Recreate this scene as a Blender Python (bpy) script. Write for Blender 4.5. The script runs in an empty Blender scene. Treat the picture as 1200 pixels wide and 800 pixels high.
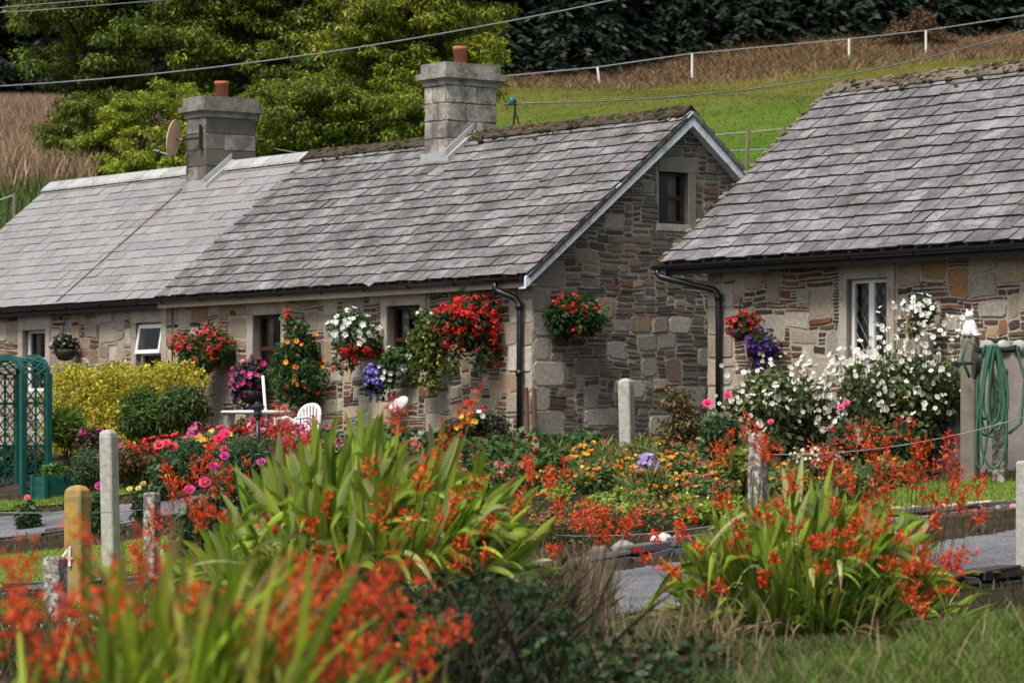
import bpy, math
import numpy as np
from mathutils import Vector
S = bpy.context.scene
COL = S.collection
rad = math.radians
rng = np.random.default_rng(7)
# ------------------------------------------------------------------ camera, sky, sun, exposure
FP, HY = 4000.0, 512.0            # focal length and horizon row, in the 1200 px wide frame
cd = bpy.data.cameras.new('camera'); cam = bpy.data.objects.new('camera', cd); COL.objects.link(cam)
cd.sensor_width = 36; cd.lens = FP / 1200 * 36; cd.shift_y = (HY - 400) / 1200
cd.clip_start = .5; cd.clip_end = 3000
cam.location = (0, 0, 0); cam.rotation_euler = (rad(90), 0, 0)
cd.dof.use_dof = True; cd.dof.focus_distance = 35; cd.dof.aperture_fstop = .120 / .020
S.camera = cam
SUN_EL, SUN_AZ = 57, 214          # azimuth clockwise from +Y (into the picture)
w = bpy.data.worlds.new('World'); S.world = w; w.use_nodes = True
nt = w.node_tree; bg = nt.nodes['Background']
sky = nt.nodes.new('ShaderNodeTexSky'); sky.sky_type = 'NISHITA'; sky.sun_disc = False
sky.sun_elevation = rad(SUN_EL); sky.sun_rotation = rad(SUN_AZ); sky.dust_density = 4; sky.air_density = 1.0
hs = nt.nodes.new('ShaderNodeHueSaturation'); hs.inputs['Saturation'].default_value = .5
nt.links.new(sky.outputs[0], hs.inputs['Color']); nt.links.new(hs.outputs[0], bg.inputs['Color'])
bg.inputs['Strength'].default_value = .09
sd = bpy.data.lights.new('sun', 'SUN'); sd.energy = 2.9; sd.angle = rad(17); sd.color = (1, .95, .87)
sun = bpy.data.objects.new('sun', sd); COL.objects.link(sun)
az, el = rad(SUN_AZ), rad(SUN_EL)
sdir = Vector((math.sin(az) * math.cos(el), math.cos(az) * math.cos(el), math.sin(el)))
sun.rotation_euler = sdir.to_track_quat('Z', 'Y').to_euler()
S.view_settings.view_transform = 'Standard'; S.view_settings.look = 'None'
S.view_settings.exposure = 0.6; S.view_settings.gamma = 1
S.render.engine = 'CYCLES'; S.cycles.use_denoising = True
S.cycles.max_bounces = 5; S.cycles.transparent_max_bounces = 8; S.cycles.diffuse_bounces = 3

# ------------------------------------------------------------------ helpers: properties, meshes
def A(*a): return np.array(a, float)
def nrm(v): return v / np.maximum(np.linalg.norm(v, axis=-1, keepdims=True), 1e-9)
def tag(o, label=None, cat=None, group=None, kind=None):
    if label: o['label'] = label
    if cat: o['category'] = cat
    if group: o['group'] = group
    if kind: o['kind'] = kind
    return o
def thing(name, label, cat, loc=(0, 0, 0), rz=0, group=None):
    o = bpy.data.objects.new(name, None); COL.objects.link(o); o.empty_display_size = .1
    o.location = tuple(float(c) for c in loc); o.rotation_euler = (0, 0, rz)
    return tag(o, label, cat, group)
def link(name, me, parent=None, loc=None):
    o = bpy.data.objects.new(name, me); COL.objects.link(o)
    if parent: o.parent = parent
    if loc is not None: o.location = tuple(float(c) for c in loc)
    return o
def copy_tree(o, parent=None):
    c = o.copy(); COL.objects.link(c)
    if parent: c.parent = parent
    for ch in list(o.children): copy_tree(ch, c)
    return c
def npmesh(name, V, F, C, mat, smooth=False):
    """V (n,3), F (m,4) quads, C (m,3) colour of each face"""
    V = np.asarray(V, np.float32); F = np.asarray(F, np.int32)
    me = bpy.data.meshes.new(name)
    me.vertices.add(len(V)); me.vertices.foreach_set('co', V.ravel())
    me.loops.add(F.size); me.loops.foreach_set('vertex_index', F.ravel())
    me.polygons.add(len(F)); me.polygons.foreach_set('loop_start', np.arange(0, F.size, F.shape[1], dtype=np.int32))
    if smooth: me.polygons.foreach_set('use_smooth', np.ones(len(F), bool))
    if C is not None:
        at_ = me.attributes.new('Col', 'FLOAT_COLOR', 'FACE')
        at_.data.foreach_set('color', np.hstack([C, np.ones((len(F), 1))]).astype(np.float32).ravel())
    me.update(calc_edges=True); me.materials.append(mat)
    return me
class MB:
    def __init__(s): s.v = []; s.f = []; s.c = []
    def add(s, vs, fs, col=(1, 1, 1)):
        n = len(s.v); s.v += [tuple(map(float, p)) for p in vs]
        for f in fs: s.f.append([i + n for i in f]); s.c.append(col)
        return s
    def hexa(s, p, col=(1, 1, 1)):       # p: bottom 4 (ccw), top 4
        return s.add(p, [(3, 2, 1, 0), (4, 5, 6, 7), (0, 1, 5, 4), (1, 2, 6, 5), (2, 3, 7, 6), (3, 0, 4, 7)], col)
    def box(s, x0, x1, y0, y1, z0, z1, col=(1, 1, 1)):
        return s.hexa([(x0, y0, z0), (x1, y0, z0), (x1, y1, z0), (x0, y1, z0), (x0, y0, z1), (x1, y0, z1), (x1, y1, z1), (x0, y1, z1)], col)
    def prism(s, poly, x0, x1, col=(1, 1, 1)):  # poly in (y,z), extruded along x
        n = len(poly); vs = [(x0, y, z) for y, z in poly] + [(x1, y, z) for y, z in poly]
        return s.add(vs, [tuple(range(n))[::-1], tuple(range(n, 2 * n))] + [(i, (i + 1) % n, n + (i + 1) % n, n + i) for i in range(n)], col)
    def slab(s, poly, z0, z1, col=(1, 1, 1)):   # poly in (x,y)
        n = len(poly); vs = [(x, y, z0) for x, y in poly] + [(x, y, z1) for x, y in poly]
        return s.add(vs, [tuple(range(n))[::-1], tuple(range(n, 2 * n))] + [(i, (i + 1) % n, n + (i + 1) % n, n + i) for i in range(n)], col)
    def tube(s, pts, r, sides=8, col=(1, 1, 1), cap=True):
        pts = [np.array(p, float) for p in pts]; n = len(pts)
        rs = r if hasattr(r, '__len__') else [r] * n
        vs = []; prev = None
        for i, p in enumerate(pts):
            t = nrm(pts[min(i + 1, n - 1)] - pts[max(i - 1, 0)])
            if prev is None: a = np.cross(t, A(0, 0, 1) if abs(t[2]) < .9 else A(1, 0, 0))
            else: a = prev - t * prev.dot(t)
            a = nrm(a); b = np.cross(t, a); prev = a
            for k in range(sides):
                g = 2 * math.pi * k / sides; vs.append(p + (a * math.cos(g) + b * math.sin(g)) * rs[i])
        fs = [(i * sides + k, i * sides + (k + 1) % sides, (i + 1) * sides + (k + 1) % sides, (i + 1) * sides + k) for i in range(n - 1) for k in range(sides)]
        if cap: fs += [tuple(range(sides))[::-1], tuple(range((n - 1) * sides, n * sides))]
        return s.add(vs, fs, col)
    def lathe(s, prof, c=(0, 0, 0), sides=16, col=(1, 1, 1)):
        return s.tube([(c[0], c[1], c[2] + z) for _, z in prof], [max(r, 1e-4) for r, _ in prof], sides, col)
    def ball(s, c, r, col=(1, 1, 1), nu=12, nv=8, jit=0, g=None):
        r = r if hasattr(r, '__len__') else (r, r, r); vs = []
        g = g or rng
        for j in range(nv + 1):
            ph = math.pi * j / nv
            for i in range(nu):
                th = 2 * math.pi * i / nu; k = 1 + (g.uniform(-jit, jit) if jit else 0)
                vs.append((c[0] + r[0] * k * math.sin(ph) * math.cos(th), c[1] + r[1] * k * math.sin(ph) * math.sin(th), c[2] - r[2] * k * math.cos(ph)))
        fs = [(j * nu + i, j * nu + (i + 1) % nu, (j + 1) * nu + (i + 1) % nu, (j + 1) * nu + i) for j in range(nv) for i in range(nu)]
        return s.add(vs, fs, col)
    def build(s, name, mat, parent=None, smooth=False, bevel=0, loc=None):
        me = bpy.data.meshes.new(name); me.from_pydata(s.v, [], s.f)
        at_ = me.attributes.new('Col', 'FLOAT_COLOR', 'FACE')
        at_.data.foreach_set('color', np.hstack([np.array(s.c, float), np.ones((len(s.c), 1))]).astype(np.float32).ravel())
        if smooth: me.polygons.foreach_set('use_smooth', np.ones(len(s.f), bool))
        me.materials.append(mat); me.update()
        o = link(name, me, parent, loc)
        if bevel:
            m = o.modifiers.new('bevel', 'BEVEL'); m.width = bevel; m.segments = 2; m.limit_method = 'ANGLE'
        return o

def split_loose(o, stuff_after=100):
    """every separate piece of a mesh becomes an object of its own"""
    me = o.data; par = list(range(len(me.vertices)))
    def find(a):
        while par[a] != a: par[a] = par[par[a]]; a = par[a]
        return a
    for p in me.polygons:
        r = find(p.vertices[0])
        for q in p.vertices[1:]: par[find(q)] = r
    groups = {}
    for p in me.polygons: groups.setdefault(find(p.vertices[0]), []).append(p)
    if len(groups) < 2: return [o]
    cols = me.attributes.get('Col'); out = []
    for k, polys in enumerate(groups.values()):
        mb = MB(); ids = sorted({i for p in polys for i in p.vertices}); mp = {a: b for b, a in enumerate(ids)}
        mb.v = [tuple(me.vertices[i].co) for i in ids]
        for p in polys: mb.f.append([mp[i] for i in p.vertices]); mb.c.append(tuple(cols.data[p.index].color)[:3] if cols else (1, 1, 1))
        n = mb.build(o.name.split('.')[0], me.materials[0], o.parent, me.polygons[0].use_smooth); n.location = o.location
        for m in o.modifiers:
            if m.type == 'BEVEL': b = n.modifiers.new('bevel', 'BEVEL'); b.width = m.width; b.segments = 2; b.limit_method = 'ANGLE'
        out.append(n)
    bpy.data.objects.remove(o); return out
# ------------------------------------------------------------------ materials
def newmat(name):
    m = bpy.data.materials.new(name); m.use_nodes = True
    n = m.node_tree; return m, n, n.nodes['Principled BSDF']
def noise(n, scale, detail=4, coord='Object', rough=.6, vec=None):
    t = n.nodes.new('ShaderNodeTexNoise'); t.inputs['Scale'].default_value = scale; t.inputs['Detail'].default_value = detail
    t.inputs['Roughness'].default_value = rough
    if vec is None:
        c = n.nodes.new('ShaderNodeTexCoord'); vec = c.outputs[coord]
    n.links.new(vec, t.inputs['Vector']); return t
def ramp(n, src, a, b, ca=(0, 0, 0), cb=(1, 1, 1)):
    r = n.nodes.new('ShaderNodeValToRGB'); e = r.color_ramp.elements
    e[0].position = a; e[1].position = b; e[0].color = (*ca, 1); e[1].color = (*cb, 1)
    n.links.new(src, r.inputs['Fac']); return r.outputs['Color']
def mixc(n, fac, a, b, mode='MIX'):
    m = n.nodes.new('ShaderNodeMix'); m.data_type = 'RGBA'; m.blend_type = mode
    for k, v in ((0, fac), (6, a), (7, b)):
        if isinstance(v, (int, float)): m.inputs[k].default_value = v
        elif isinstance(v, tuple): m.inputs[k].default_value = (*v, 1)
        else: n.links.new(v, m.inputs[k])
    return m.outputs[2]
def bump(n, h, p, strength=.4, dist=.01):
    b = n.nodes.new('ShaderNodeBump'); b.inputs['Strength'].default_value = strength; b.inputs['Distance'].default_value = dist
    n.links.new(h, b.inputs['Height']); n.links.new(b.outputs[0], p.inputs['Normal'])
def attr(n):
    a = n.nodes.new('ShaderNodeAttribute'); a.attribute_name = 'Col'; return a.outputs['Color']
def leafmat(name, trans=.35, rough=.5, vary=.25):
    m, n, p = newmat(name); c = attr(n)
    p.inputs['Roughness'].default_value = rough; p.inputs['Specular IOR Level'].default_value = .35
    n.links.new(c, p.inputs['Base Color'])
    tr = n.nodes.new('ShaderNodeBsdfTranslucent'); n.links.new(c, tr.inputs['Color'])
    mx = n.nodes.new('ShaderNodeMixShader'); mx.inputs[0].default_value = trans
    n.links.new(p.outputs[0], mx.inputs[1]); n.links.new(tr.outputs[0], mx.inputs[2])
    n.links.new(mx.outputs[0], n.nodes['Material Output'].inputs['Surface']); return m
def colmat(name, rough=.85, ns=14, lo=.7, hi=1.2, bs=.5, bd=.01, spec=.3):
    """takes the colour of each stone or slate from its face and weathers it"""
    m, n, p = newmat(name); p.inputs['Roughness'].default_value = rough; p.inputs['Specular IOR Level'].default_value = spec
    t = noise(n, ns, 6, rough=.7); v = ramp(n, t.outputs['Fac'], .3, .72, (lo,) * 3, (hi,) * 3)
    n.links.new(mixc(n, 1.0, attr(n), v, 'MULTIPLY'), p.inputs['Base Color'])
    bump(n, noise(n, ns * 3, 6, rough=.7).outputs['Fac'], p, bs, bd); return m
def plain(name, col, rough=.6, ns=8, amt=.25, bs=0, metal=0, spec=.4, col2=None, a=.35, b=.7, bd=.01):
    m, n, p = newmat(name); p.inputs['Roughness'].default_value = rough; p.inputs['Metallic'].default_value = metal
    p.inputs['Specular IOR Level'].default_value = spec
    t = noise(n, ns, 6, rough=.65)
    c2 = col2 or tuple(x * (1 - amt) for x in col)
    n.links.new(ramp(n, t.outputs['Fac'], a, b, c2, col), p.inputs['Base Color'])
    if bs: bump(n, noise(n, ns * 4, 6).outputs['Fac'], p, bs, bd)
    return m
M_leaf = leafmat('leaf', .35); M_blade = leafmat('blade', .35, .55); M_petal = leafmat('petal', .3, .6)
M_needle = leafmat('needle', .15, .6); M_dry = leafmat('dry_stalk', .25, .8)
def rubblemat(name, mort, lo, hi):
    m, n, p = newmat(name); p.inputs['Roughness'].default_value = .92; p.inputs['Specular IOR Level'].default_value = .2
    v = ramp(n, noise(n, 24, 8, rough=.75).outputs['Fac'], .28, .74, (.5,) * 3, (1.3,) * 3); c = mixc(n, 1.0, attr(n), v, 'MULTIPLY')
    c = mixc(n, ramp(n, noise(n, 4.5, 9, rough=.75).outputs['Fac'], lo, hi, (0, 0, 0), (.85,) * 3), c, mort)
    c = mixc(n, ramp(n, noise(n, .8, 4).outputs['Fac'], .35, .65), mixc(n, 1.0, c, (.78, .76, .74), 'MULTIPLY'), c)
    n.links.new(c, p.inputs['Base Color']); bump(n, noise(n, 40, 8, rough=.75).outputs['Fac'], p, .8, .014); return m
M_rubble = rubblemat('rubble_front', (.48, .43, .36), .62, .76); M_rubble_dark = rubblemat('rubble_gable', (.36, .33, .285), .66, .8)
M_stone = colmat('rubble_stone', .9, 22, .62, 1.2, .7, .012)
def granitemat(a_, b_, k_):
    m, n, p = newmat('dressed_granite'); p.inputs['Roughness'].default_value = .92; p.inputs['Specular IOR Level'].default_value = .2
    v = ramp(n, noise(n, 38, 8, rough=.75).outputs['Fac'], .3, .72, (.62,) * 3, (1.2,) * 3); c = mixc(n, 1.0, attr(n), v, 'MULTIPLY')
    c = mixc(n, ramp(n, noise(n, 3, 9, rough=.78).outputs['Fac'], a_, b_, (0, 0, 0), (k_,) * 3), c, (.1, .09, .08))
    n.links.new(c, p.inputs['Base Color']); bump(n, noise(n, 45, 8, rough=.75).outputs['Fac'], p, .7, .01); return m
M_granite = granitemat(.5, .68, .7); M_chim = granitemat(.42, .6, .85)
def slatemat(name, dirt_lo, dirt_hi, dirt=(.05, .045, .04)):
    m, n, p = newmat(name); p.inputs['Roughness'].default_value = .62; p.inputs['Specular IOR Level'].default_value = .45
    t = noise(n, 22, 7, rough=.75); v = ramp(n, t.outputs['Fac'], .3, .72, (.66,) * 3, (1.25,) * 3)
    c = mixc(n, 1.0, attr(n), v, 'MULTIPLY')
    big = noise(n, 1.6, 9, rough=.78)
    c = mixc(n, ramp(n, big.outputs['Fac'], dirt_lo, dirt_hi, (0, 0, 0), (.8, .8, .8)), c, dirt)
    mp = n.nodes.new('ShaderNodeMapping'); mp.inputs['Scale'].default_value = (2.2, 5, 5); tc = n.nodes.new('ShaderNodeTexCoord'); n.links.new(tc.outputs['Object'], mp.inputs['Vector'])
    st = noise(n, 1.6, 9, rough=.75, vec=mp.outputs[0]); c = mixc(n, ramp(n, st.outputs['Fac'], dirt_lo + .06, dirt_hi, (0, 0, 0), (.75,) * 3), c, (.07, .062, .058))
    sp = noise(n, 55, 2); c = mixc(n, ramp(n, sp.outputs['Fac'], .68, .74, (0, 0, 0), (.5, .5, .5)), c, (.42, .41, .38))
    n.links.new(c, p.inputs['Base Color']); bump(n, noise(n, 60, 5).outputs['Fac'], p, .45, .006); return m
M_slate_clean = slatemat('clean_slate', .53, .8); M_slate_old = slatemat('weathered_slate', .43, .62)
M_white = plain('white_paint', (.8, .8, .79), .35, 6, .08)
M_barge = plain('flaking_white_paint', (.72, .77, .84), .6, 9, .5, .3, col2=(.34, .36, .38), a=.33, b=.5)
M_black = plain('black_plastic', (.018, .018, .02), .35, 5, .3)
M_cream = plain('cream_paint', (.6, .54, .45), .6, 5, .2)
M_brown = plain('brown_frame', (.06, .03, .022), .45, 9, .4)
M_green = plain('dark_green_paint', (.012, .1, .085), .45, 12, .35)
M_concrete = plain('weathered_concrete', (.46, .45, .41), .9, 14, .4, .5)
M_lichen = plain('orange_lichen_concrete', (.42, .25, .045), .9, 8, .4, .6, col2=(.2, .17, .1), a=.35, b=.6)
M_patchy = plain('white_lichen_concrete', (.48, .46, .42), .9, 16, .4, .6, col2=(.12, .1, .08), a=.45, b=.62)
M_terra = plain('terracotta', (.42, .15, .08), .8, 10, .3, .3)
M_lead = plain('lead_flashing', (.42, .44, .44), .5, 6, .3)
M_soilbed = plain('dark_soil', (.06, .042, .032), .95, 5, .5, .9, bd=.05)
M_timber = plain('grey_timber', (.22, .19, .15), .9, 6, .4, .5)
M_rust = plain('rusty_iron', (.1, .045, .032), .8, 12, .5, .4)
M_wire = plain('galvanised_wire', (.3, .31, .32), .5, 5, .2, metal=.3)
M_cable = plain('grey_cable', (.2, .21, .22), .6, 5, .2)
M_hose = plain('green_hose', (.045, .14, .085), .4, 6, .2)
M_bark = plain('bark', (.07, .055, .04), .95, 6, .5, .8)
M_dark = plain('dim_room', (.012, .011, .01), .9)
M_net = plain('net_curtain', (.45, .45, .43), .9, 20, .25)
M_dish = plain('bleached_dish', (.6, .38, .2), .5, 4, .3, col2=(.6, .4, .34))
M_moss = colmat('moss', 1, 30, .6, 1.3, .9, .02)
M_pipe = M_black
m, n, p = newmat('window_glass'); M_glass = m
gl = n.nodes.new('ShaderNodeBsdfGlossy'); gl.inputs['Roughness'].default_value = .03
tp = n.nodes.new('ShaderNodeBsdfTransparent'); tp.inputs[0].default_value = (.8, .85, .84, 1)
fr = n.nodes.new('ShaderNodeFresnel'); fr.inputs[0].default_value = 1.6
mx = n.nodes.new('ShaderNodeMixShader'); n.links.new(fr.outputs[0], mx.inputs[0]); n.links.new(tp.outputs[0], mx.inputs[1]); n.links.new(gl.outputs[0], mx.inputs[2])
n.links.new(mx.outputs[0], n.nodes['Material Output'].inputs['Surface'])
def gravelmat():
    m, n, p = newmat('gravel'); p.inputs['Roughness'].default_value = .85
    c = n.nodes.new('ShaderNodeTexCoord'); v = n.nodes.new('ShaderNodeTexVoronoi'); v.inputs['Scale'].default_value = 28
    n.links.new(c.outputs['Object'], v.inputs['Vector'])
    k = ramp(n, noise(n, 40, 3).outputs['Fac'], .35, .7, (.07, .07, .078), (.23, .23, .25))
    k2 = mixc(n, ramp(n, noise(n, .9, 4).outputs['Fac'], .4, .65), k, (.055, .055, .065))
    sp = noise(n, 70, 1); k2 = mixc(n, ramp(n, sp.outputs['Fac'], .67, .71), k2, (.6, .6, .58))
    n.links.new(k2, p.inputs['Base Color']); bump(n, v.outputs['Distance'], p, .8, .02); return m
M_gravel = gravelmat()
def groundmat():
    m, n, p = newmat('ground_cover'); p.inputs['Roughness'].default_value = .95; p.inputs['Specular IOR Level'].default_value = .1
    t = ramp(n, noise(n, 3.5, 8, rough=.75).outputs['Fac'], .3, .7, (.55,) * 3, (1.35,) * 3)
    t2 = ramp(n, noise(n, .35, 5, rough=.6).outputs['Fac'], .35, .65, (.75, .8, .7), (1.2, 1.1, 1.1))
    n.links.new(mixc(n, 1.0, mixc(n, 1.0, attr(n), t, 'MULTIPLY'), t2, 'MULTIPLY'), p.inputs['Base Color'])
    bump(n, noise(n, 9, 8, rough=.8).outputs['Fac'], p, .9, .12); return m
M_ground = groundmat()
M_lawn = plain('mown_grass', (.17, .235, .035), .95, 4, .4, .8, col2=(.09, .14, .025), spec=.1)

# ------------------------------------------------------------------ pixel to place, and the lie of the land
T = .919                                             # how the row of cottages is turned
u = A(-math.cos(T), math.sin(T), 0); v_ = A(math.sin(T), math.cos(T), 0); Z = A(0, 0, 1)
E0 = A(.206, 46, 0)                                  # eaves corner of the middle cottage
CM = E0 + v_ * .2 + u * .15                          # its wall corner
ER = A(1.881, 43, 0); CR = ER + v_ * .3 - u * .55    # left wall end of the right-hand cottage
GZ = -.18                                            # ground along the row
def ray(px, py): return A((px - 600) / FP, 1, (HY - py) / FP)
def at(px, py, d): return ray(px, py) * d
def on_plane(px, py, Q, nn):
    r = ray(px, py); return r * (Q.dot(nn) / r.dot(nn))
def front(px, py, off=0): return on_plane(px, py, CM - v_ * off, v_)
def front_r(px, py, off=0): return on_plane(px, py, CR - v_ * off, v_)
def gable(px, py, off=0): return on_plane(px, py, CM - u * off, u)
def qof(x, y): return -((x - E0[0]) * v_[0] + (y - E0[1]) * v_[1])
def sst(a, b, x):
    t = np.clip((x - a) / (b - a), 0, 1); return t * t * (3 - 2 * t)
cps = [(35, 580, 50), (0, 600, 47), (0, 608, 45), (200, 588, 44), (0, 635, 42), (200, 607, 42), (0, 652, 41), (200, 626, 40), (0, 690, 34), (220, 672, 33.5),
       (40, 765, 24.5), (330, 735, 26.5), (720, 700, 28), (667, 675, 31), (667, 655, 32), (790, 647, 32), (1190, 616, 32.5), (1190, 676, 28.5), (1096, 639, 31.5), (1102, 687, 27.3),
       (1120, 568, 35.5), (1175, 565, 35), (1080, 600, 33.5), (735, 537, 42.5), (650, 590, 37), (850, 560, 38), (700, 625, 34), (450, 560, 42), (300, 538, 47),
       (150, 560, 49), (1150, 750, 25.5), (1000, 790, 14), (600, 800, 14), (420, 765, 17), (900, 768, 18), (750, 775, 20), (100, 815, 13), (100, 800, 20), (960, 745, 24),
       (0, 800, 21), (1200, 735, 14), (1200, 745, 18), (1350, 740, 14), (-150, 800, 16)]
cx = [at(*c) for c in cps] + [A(-3, 5, -1.3), A(3, 5, -1.2), A(0, 0, -1.5), A(-14, 14, -1.6), A(14, 14, -1.2), A(-20, 40, -1.6), A(16, 25, -.7)]
for a_ in (-24, -18, -13, -10, -7, -4, -1, 2, 5, 8, 11, 14, 17, 21, 26):
    for q_, z_ in ((-.6, GZ), (.4, GZ - .02)):
        P_ = E0 + u * a_ - v_ * q_; cx.append(A(P_[0], P_[1], z_))
CX = np.array(cx); K_ = np.linalg.norm(CX[:, None, :2] - CX[None, :, :2], axis=2)
N_ = len(CX); Mx = np.zeros((N_ + 3, N_ + 3)); Mx[:N_, :N_] = K_ - np.eye(N_) * .15; Mx[:N_, N_] = 1; Mx[:N_, N_ + 1:] = CX[:, :2]; Mx[N_:, :N_] = Mx[:N_, N_:].T
WT = np.linalg.solve(Mx, np.concatenate([CX[:, 2], [0, 0, 0]]))
def G(x, y):
    x = np.asarray(x, float); y = np.asarray(y, float); sh = x.shape; x = x.ravel(); y = y.ravel()
    o = np.zeros(len(x))
    for i in range(0, len(x), 20000):
        sl = slice(i, i + 20000)
        K = np.hypot(x[sl, None] - CX[None, :, 0], y[sl, None] - CX[None, :, 1])
        o[sl] = K @ WT[:N_] + WT[N_] + WT[N_ + 1] * x[sl] + WT[N_ + 2] * y[sl]
    q = qof(x, y); o = np.clip(o, -2.2, .3)
    back = sst(-.2, .8, q); o = o * back + GZ * (1 - back)
    hill = np.interp(y, [0, 50, 60, 90, 130, 300, 430], [0, 0, 1.7, 7.4, 13.35, 60, 100]) + .055 * x * sst(80, 130, y)
    hill = hill + .25 * np.sin(x * .31 + y * .17) * sst(70, 110, y)
    k = sst(6.6, 13, -q); o = o * (1 - k) + hill * k
    return o.reshape(sh)
def Gf(x, y): return float(G(np.array([x]), np.array([y]))[0])
def ground(px, py, d0=19, d1=70):
    d = np.arange(d0, d1, .05); r = ray(px, py)
    z = G(r[0] * d, d); k = np.nonzero(r[2] * d <= z)[0]
    d = d[k[0]] if len(k) else d1
    return A(r[0] * d, d, Gf(r[0] * d, d))
def drop(P, dz=0): return A(P[0], P[1], Gf(P[0], P[1]) + dz)

# terrain: one sheet from behind the camera to the hill top
xs = np.unique(np.concatenate([np.linspace(-180, -15, 45), np.arange(-15, 12.01, .22), np.linspace(12, 180, 45)]))
ys = np.unique(np.concatenate([np.linspace(-40, 4, 12), np.arange(4, 70, .25), np.arange(70, 150, 1.2), np.linspace(150, 430, 45)]))
gx, gy = np.meshgrid(xs, ys); gz = G(gx, gy)
V = np.stack([gx, gy, gz], -1).reshape(-1, 3); nx, ny = len(xs), len(ys)
i = np.arange(nx * ny).reshape(ny, nx); F = np.stack([i[:-1, :-1], i[:-1, 1:], i[1:, 1:], i[1:, :-1]], -1).reshape(-1, 4)
fx, fy = V[F][:, :, 0].mean(1), V[F][:, :, 1].mean(1); fq = qof(fx, fy)
C = np.tile(A(.075, .055, .04), (len(F), 1))                                     # garden soil
def setc(mask, c): C[mask] = A(*c)
setc(fy < 16.5, (.045, .04, .025)); setc((fy < 15.5) & (fx / np.maximum(fy, 1) * FP + 600 > 860), (.07, .11, .022)); setc((fy > 16.5) & (fy < 27) & (fq > 5), (.05, .045, .03))
setc(fq < -6.3, (.11, .19, .022))
far = sst(92, 124, fy + 3 * np.sin(fx * .4))[:, None]
hillc = A(.1, .2, .02) * (1 - far) + A(.145, .14, .032) * far
hm = fq < -6.3; C[hm] = hillc[hm]
lineb = 130.5 + .55 * np.sin(fx * 1.3) - .1 * fx
setc((fy > lineb) & hm, (.19, .115, .068)); setc((fy > 134.5 + .3 * np.clip(fx, 0, 24)) & hm, (.025, .02, .014))
setc(hm & (fx < -10) & (fy > 83) & (fy < 136), (.17, .14, .08)); setc(hm & (fx < -8) & (fy > 66) & (fy < 83), (.08, .13, .03))
me = npmesh('ground', V, F, C, M_ground, True); go = link('ground', me); tag(go, kind='structure')

def sheet(name, polypx, mat, off=.02, step=.1, d0=19, poly=None, kind='structure', edge=.06):
    P = np.array([ground(px, py, d0)[:2] for px, py in polypx]) if poly is None else np.array(poly)
    x0, y0 = P.min(0) - .2; x1, y1 = P.max(0) + .2
    X, Y = np.meshgrid(np.arange(x0, x1, step), np.arange(y0, y1, step))
    def inside(px, py):
        r = np.zeros(px.shape, bool); j = len(P) - 1
        for i in range(len(P)):
            c = ((P[i, 1] > py) != (P[j, 1] > py)) & (px < (P[j, 0] - P[i, 0]) * (py - P[i, 1]) / (P[j, 1] - P[i, 1] + 1e-12) + P[i, 0]); r ^= c; j = i
        return r
    cxx, cyy = (X[:-1, :-1] + X[1:, 1:]) / 2, (Y[:-1, :-1] + Y[1:, 1:]) / 2
    k = inside(cxx + edge * np.sin(cyy * 7 + cxx * 3), cyy + edge * np.sin(cxx * 6))
    V = np.stack([X, Y, G(X, Y) + off], -1).reshape(-1, 3); i = np.arange(X.size).reshape(X.shape)
    F = np.stack([i[:-1, :-1], i[:-1, 1:], i[1:, 1:], i[1:, :-1]], -1)[k]
    used, inv = np.unique(F.ravel(), return_inverse=True)
    o = link(name, npmesh(name, V[used], inv.reshape(-1, 4), None, mat, True)); tag(o, kind=kind)
    return P, inside
LANE, in_lane = sheet('lane', [(-90, 748), (40, 738), (330, 716), (600, 690), (690, 677), (790, 662), (1000, 650), (1096, 640), (1300, 598), (1300, 655), (1102, 688), (900, 712), (700, 726), (330, 765), (40, 795), (-90, 806)], M_gravel, .03)
UP, in_up = sheet('gravel_path', [(-60, 614), (0, 608), (200, 587), (280, 578), (280, 592), (200, 606), (0, 632), (-60, 640)], M_gravel, .03)
LAWN1, in_lawn1 = sheet('lawn', [(-60, 660), (0, 652), (120, 640), (230, 622), (330, 615), (330, 655), (215, 668), (110, 680), (0, 690), (-60, 695)], M_lawn, .02)
LAWN2, in_lawn2 = sheet('lawn', [(1020, 590), (1075, 567), (1300, 560), (1300, 590), (1160, 590), (1090, 600), (1030, 606)], M_lawn, .02)
LAWN3, in_lawn3 = sheet('lawn', [(-60, 712), (0, 707), (120, 700), (230, 690), (330, 690), (330, 700), (120, 715), (0, 724), (-60, 727)], M_lawn, .02)
LAWN4, in_lawn4 = sheet('lawn', [(-40, 596), (0, 588), (100, 580), (190, 568), (190, 573), (100, 588), (0, 600), (-40, 606)], M_lawn, .02)

# ------------------------------------------------------------------ leaves, blades, flowers in bulk
def unit(n, g=rng): return nrm(g.normal(size=(n, 3)))
def perp(D, g=rng): return nrm(np.cross(D, unit(len(D), g)))
def leafq(P, D, Sd, L, W, droop=0):
    """diamond leaves: base P, direction D, side Sd"""
    n = len(P); L = np.broadcast_to(np.asarray(L, float), (n,))[:, None]; W = np.broadcast_to(np.asarray(W, float), (n,))[:, None]
    mid = P + D * L * .45; tip = P + D * L - Z * L * droop
    V = np.stack([P, mid + Sd * W / 2, tip, mid - Sd * W / 2], 1).reshape(-1, 3)
    return V, np.arange(4 * n).reshape(n, 4)
def pal(cols, n, jit=.22, wts=None, g=rng):
    cols = np.array(cols, float); k = g.choice(len(cols), n, p=None if wts is None else np.array(wts) / sum(wts))
    return cols[k] * g.uniform(1 - jit, 1 + jit, (n, 1)) * g.uniform(1 - jit * .3, 1 + jit * .3, (n, 3))
def join(parts):
    V = []; F = []; C = []; o = 0
    for v, f, c in parts: V.append(v); F.append(f + o); C.append(c); o += len(v)
    return np.vstack(V), np.vstack(F), np.vstack(C)
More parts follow.
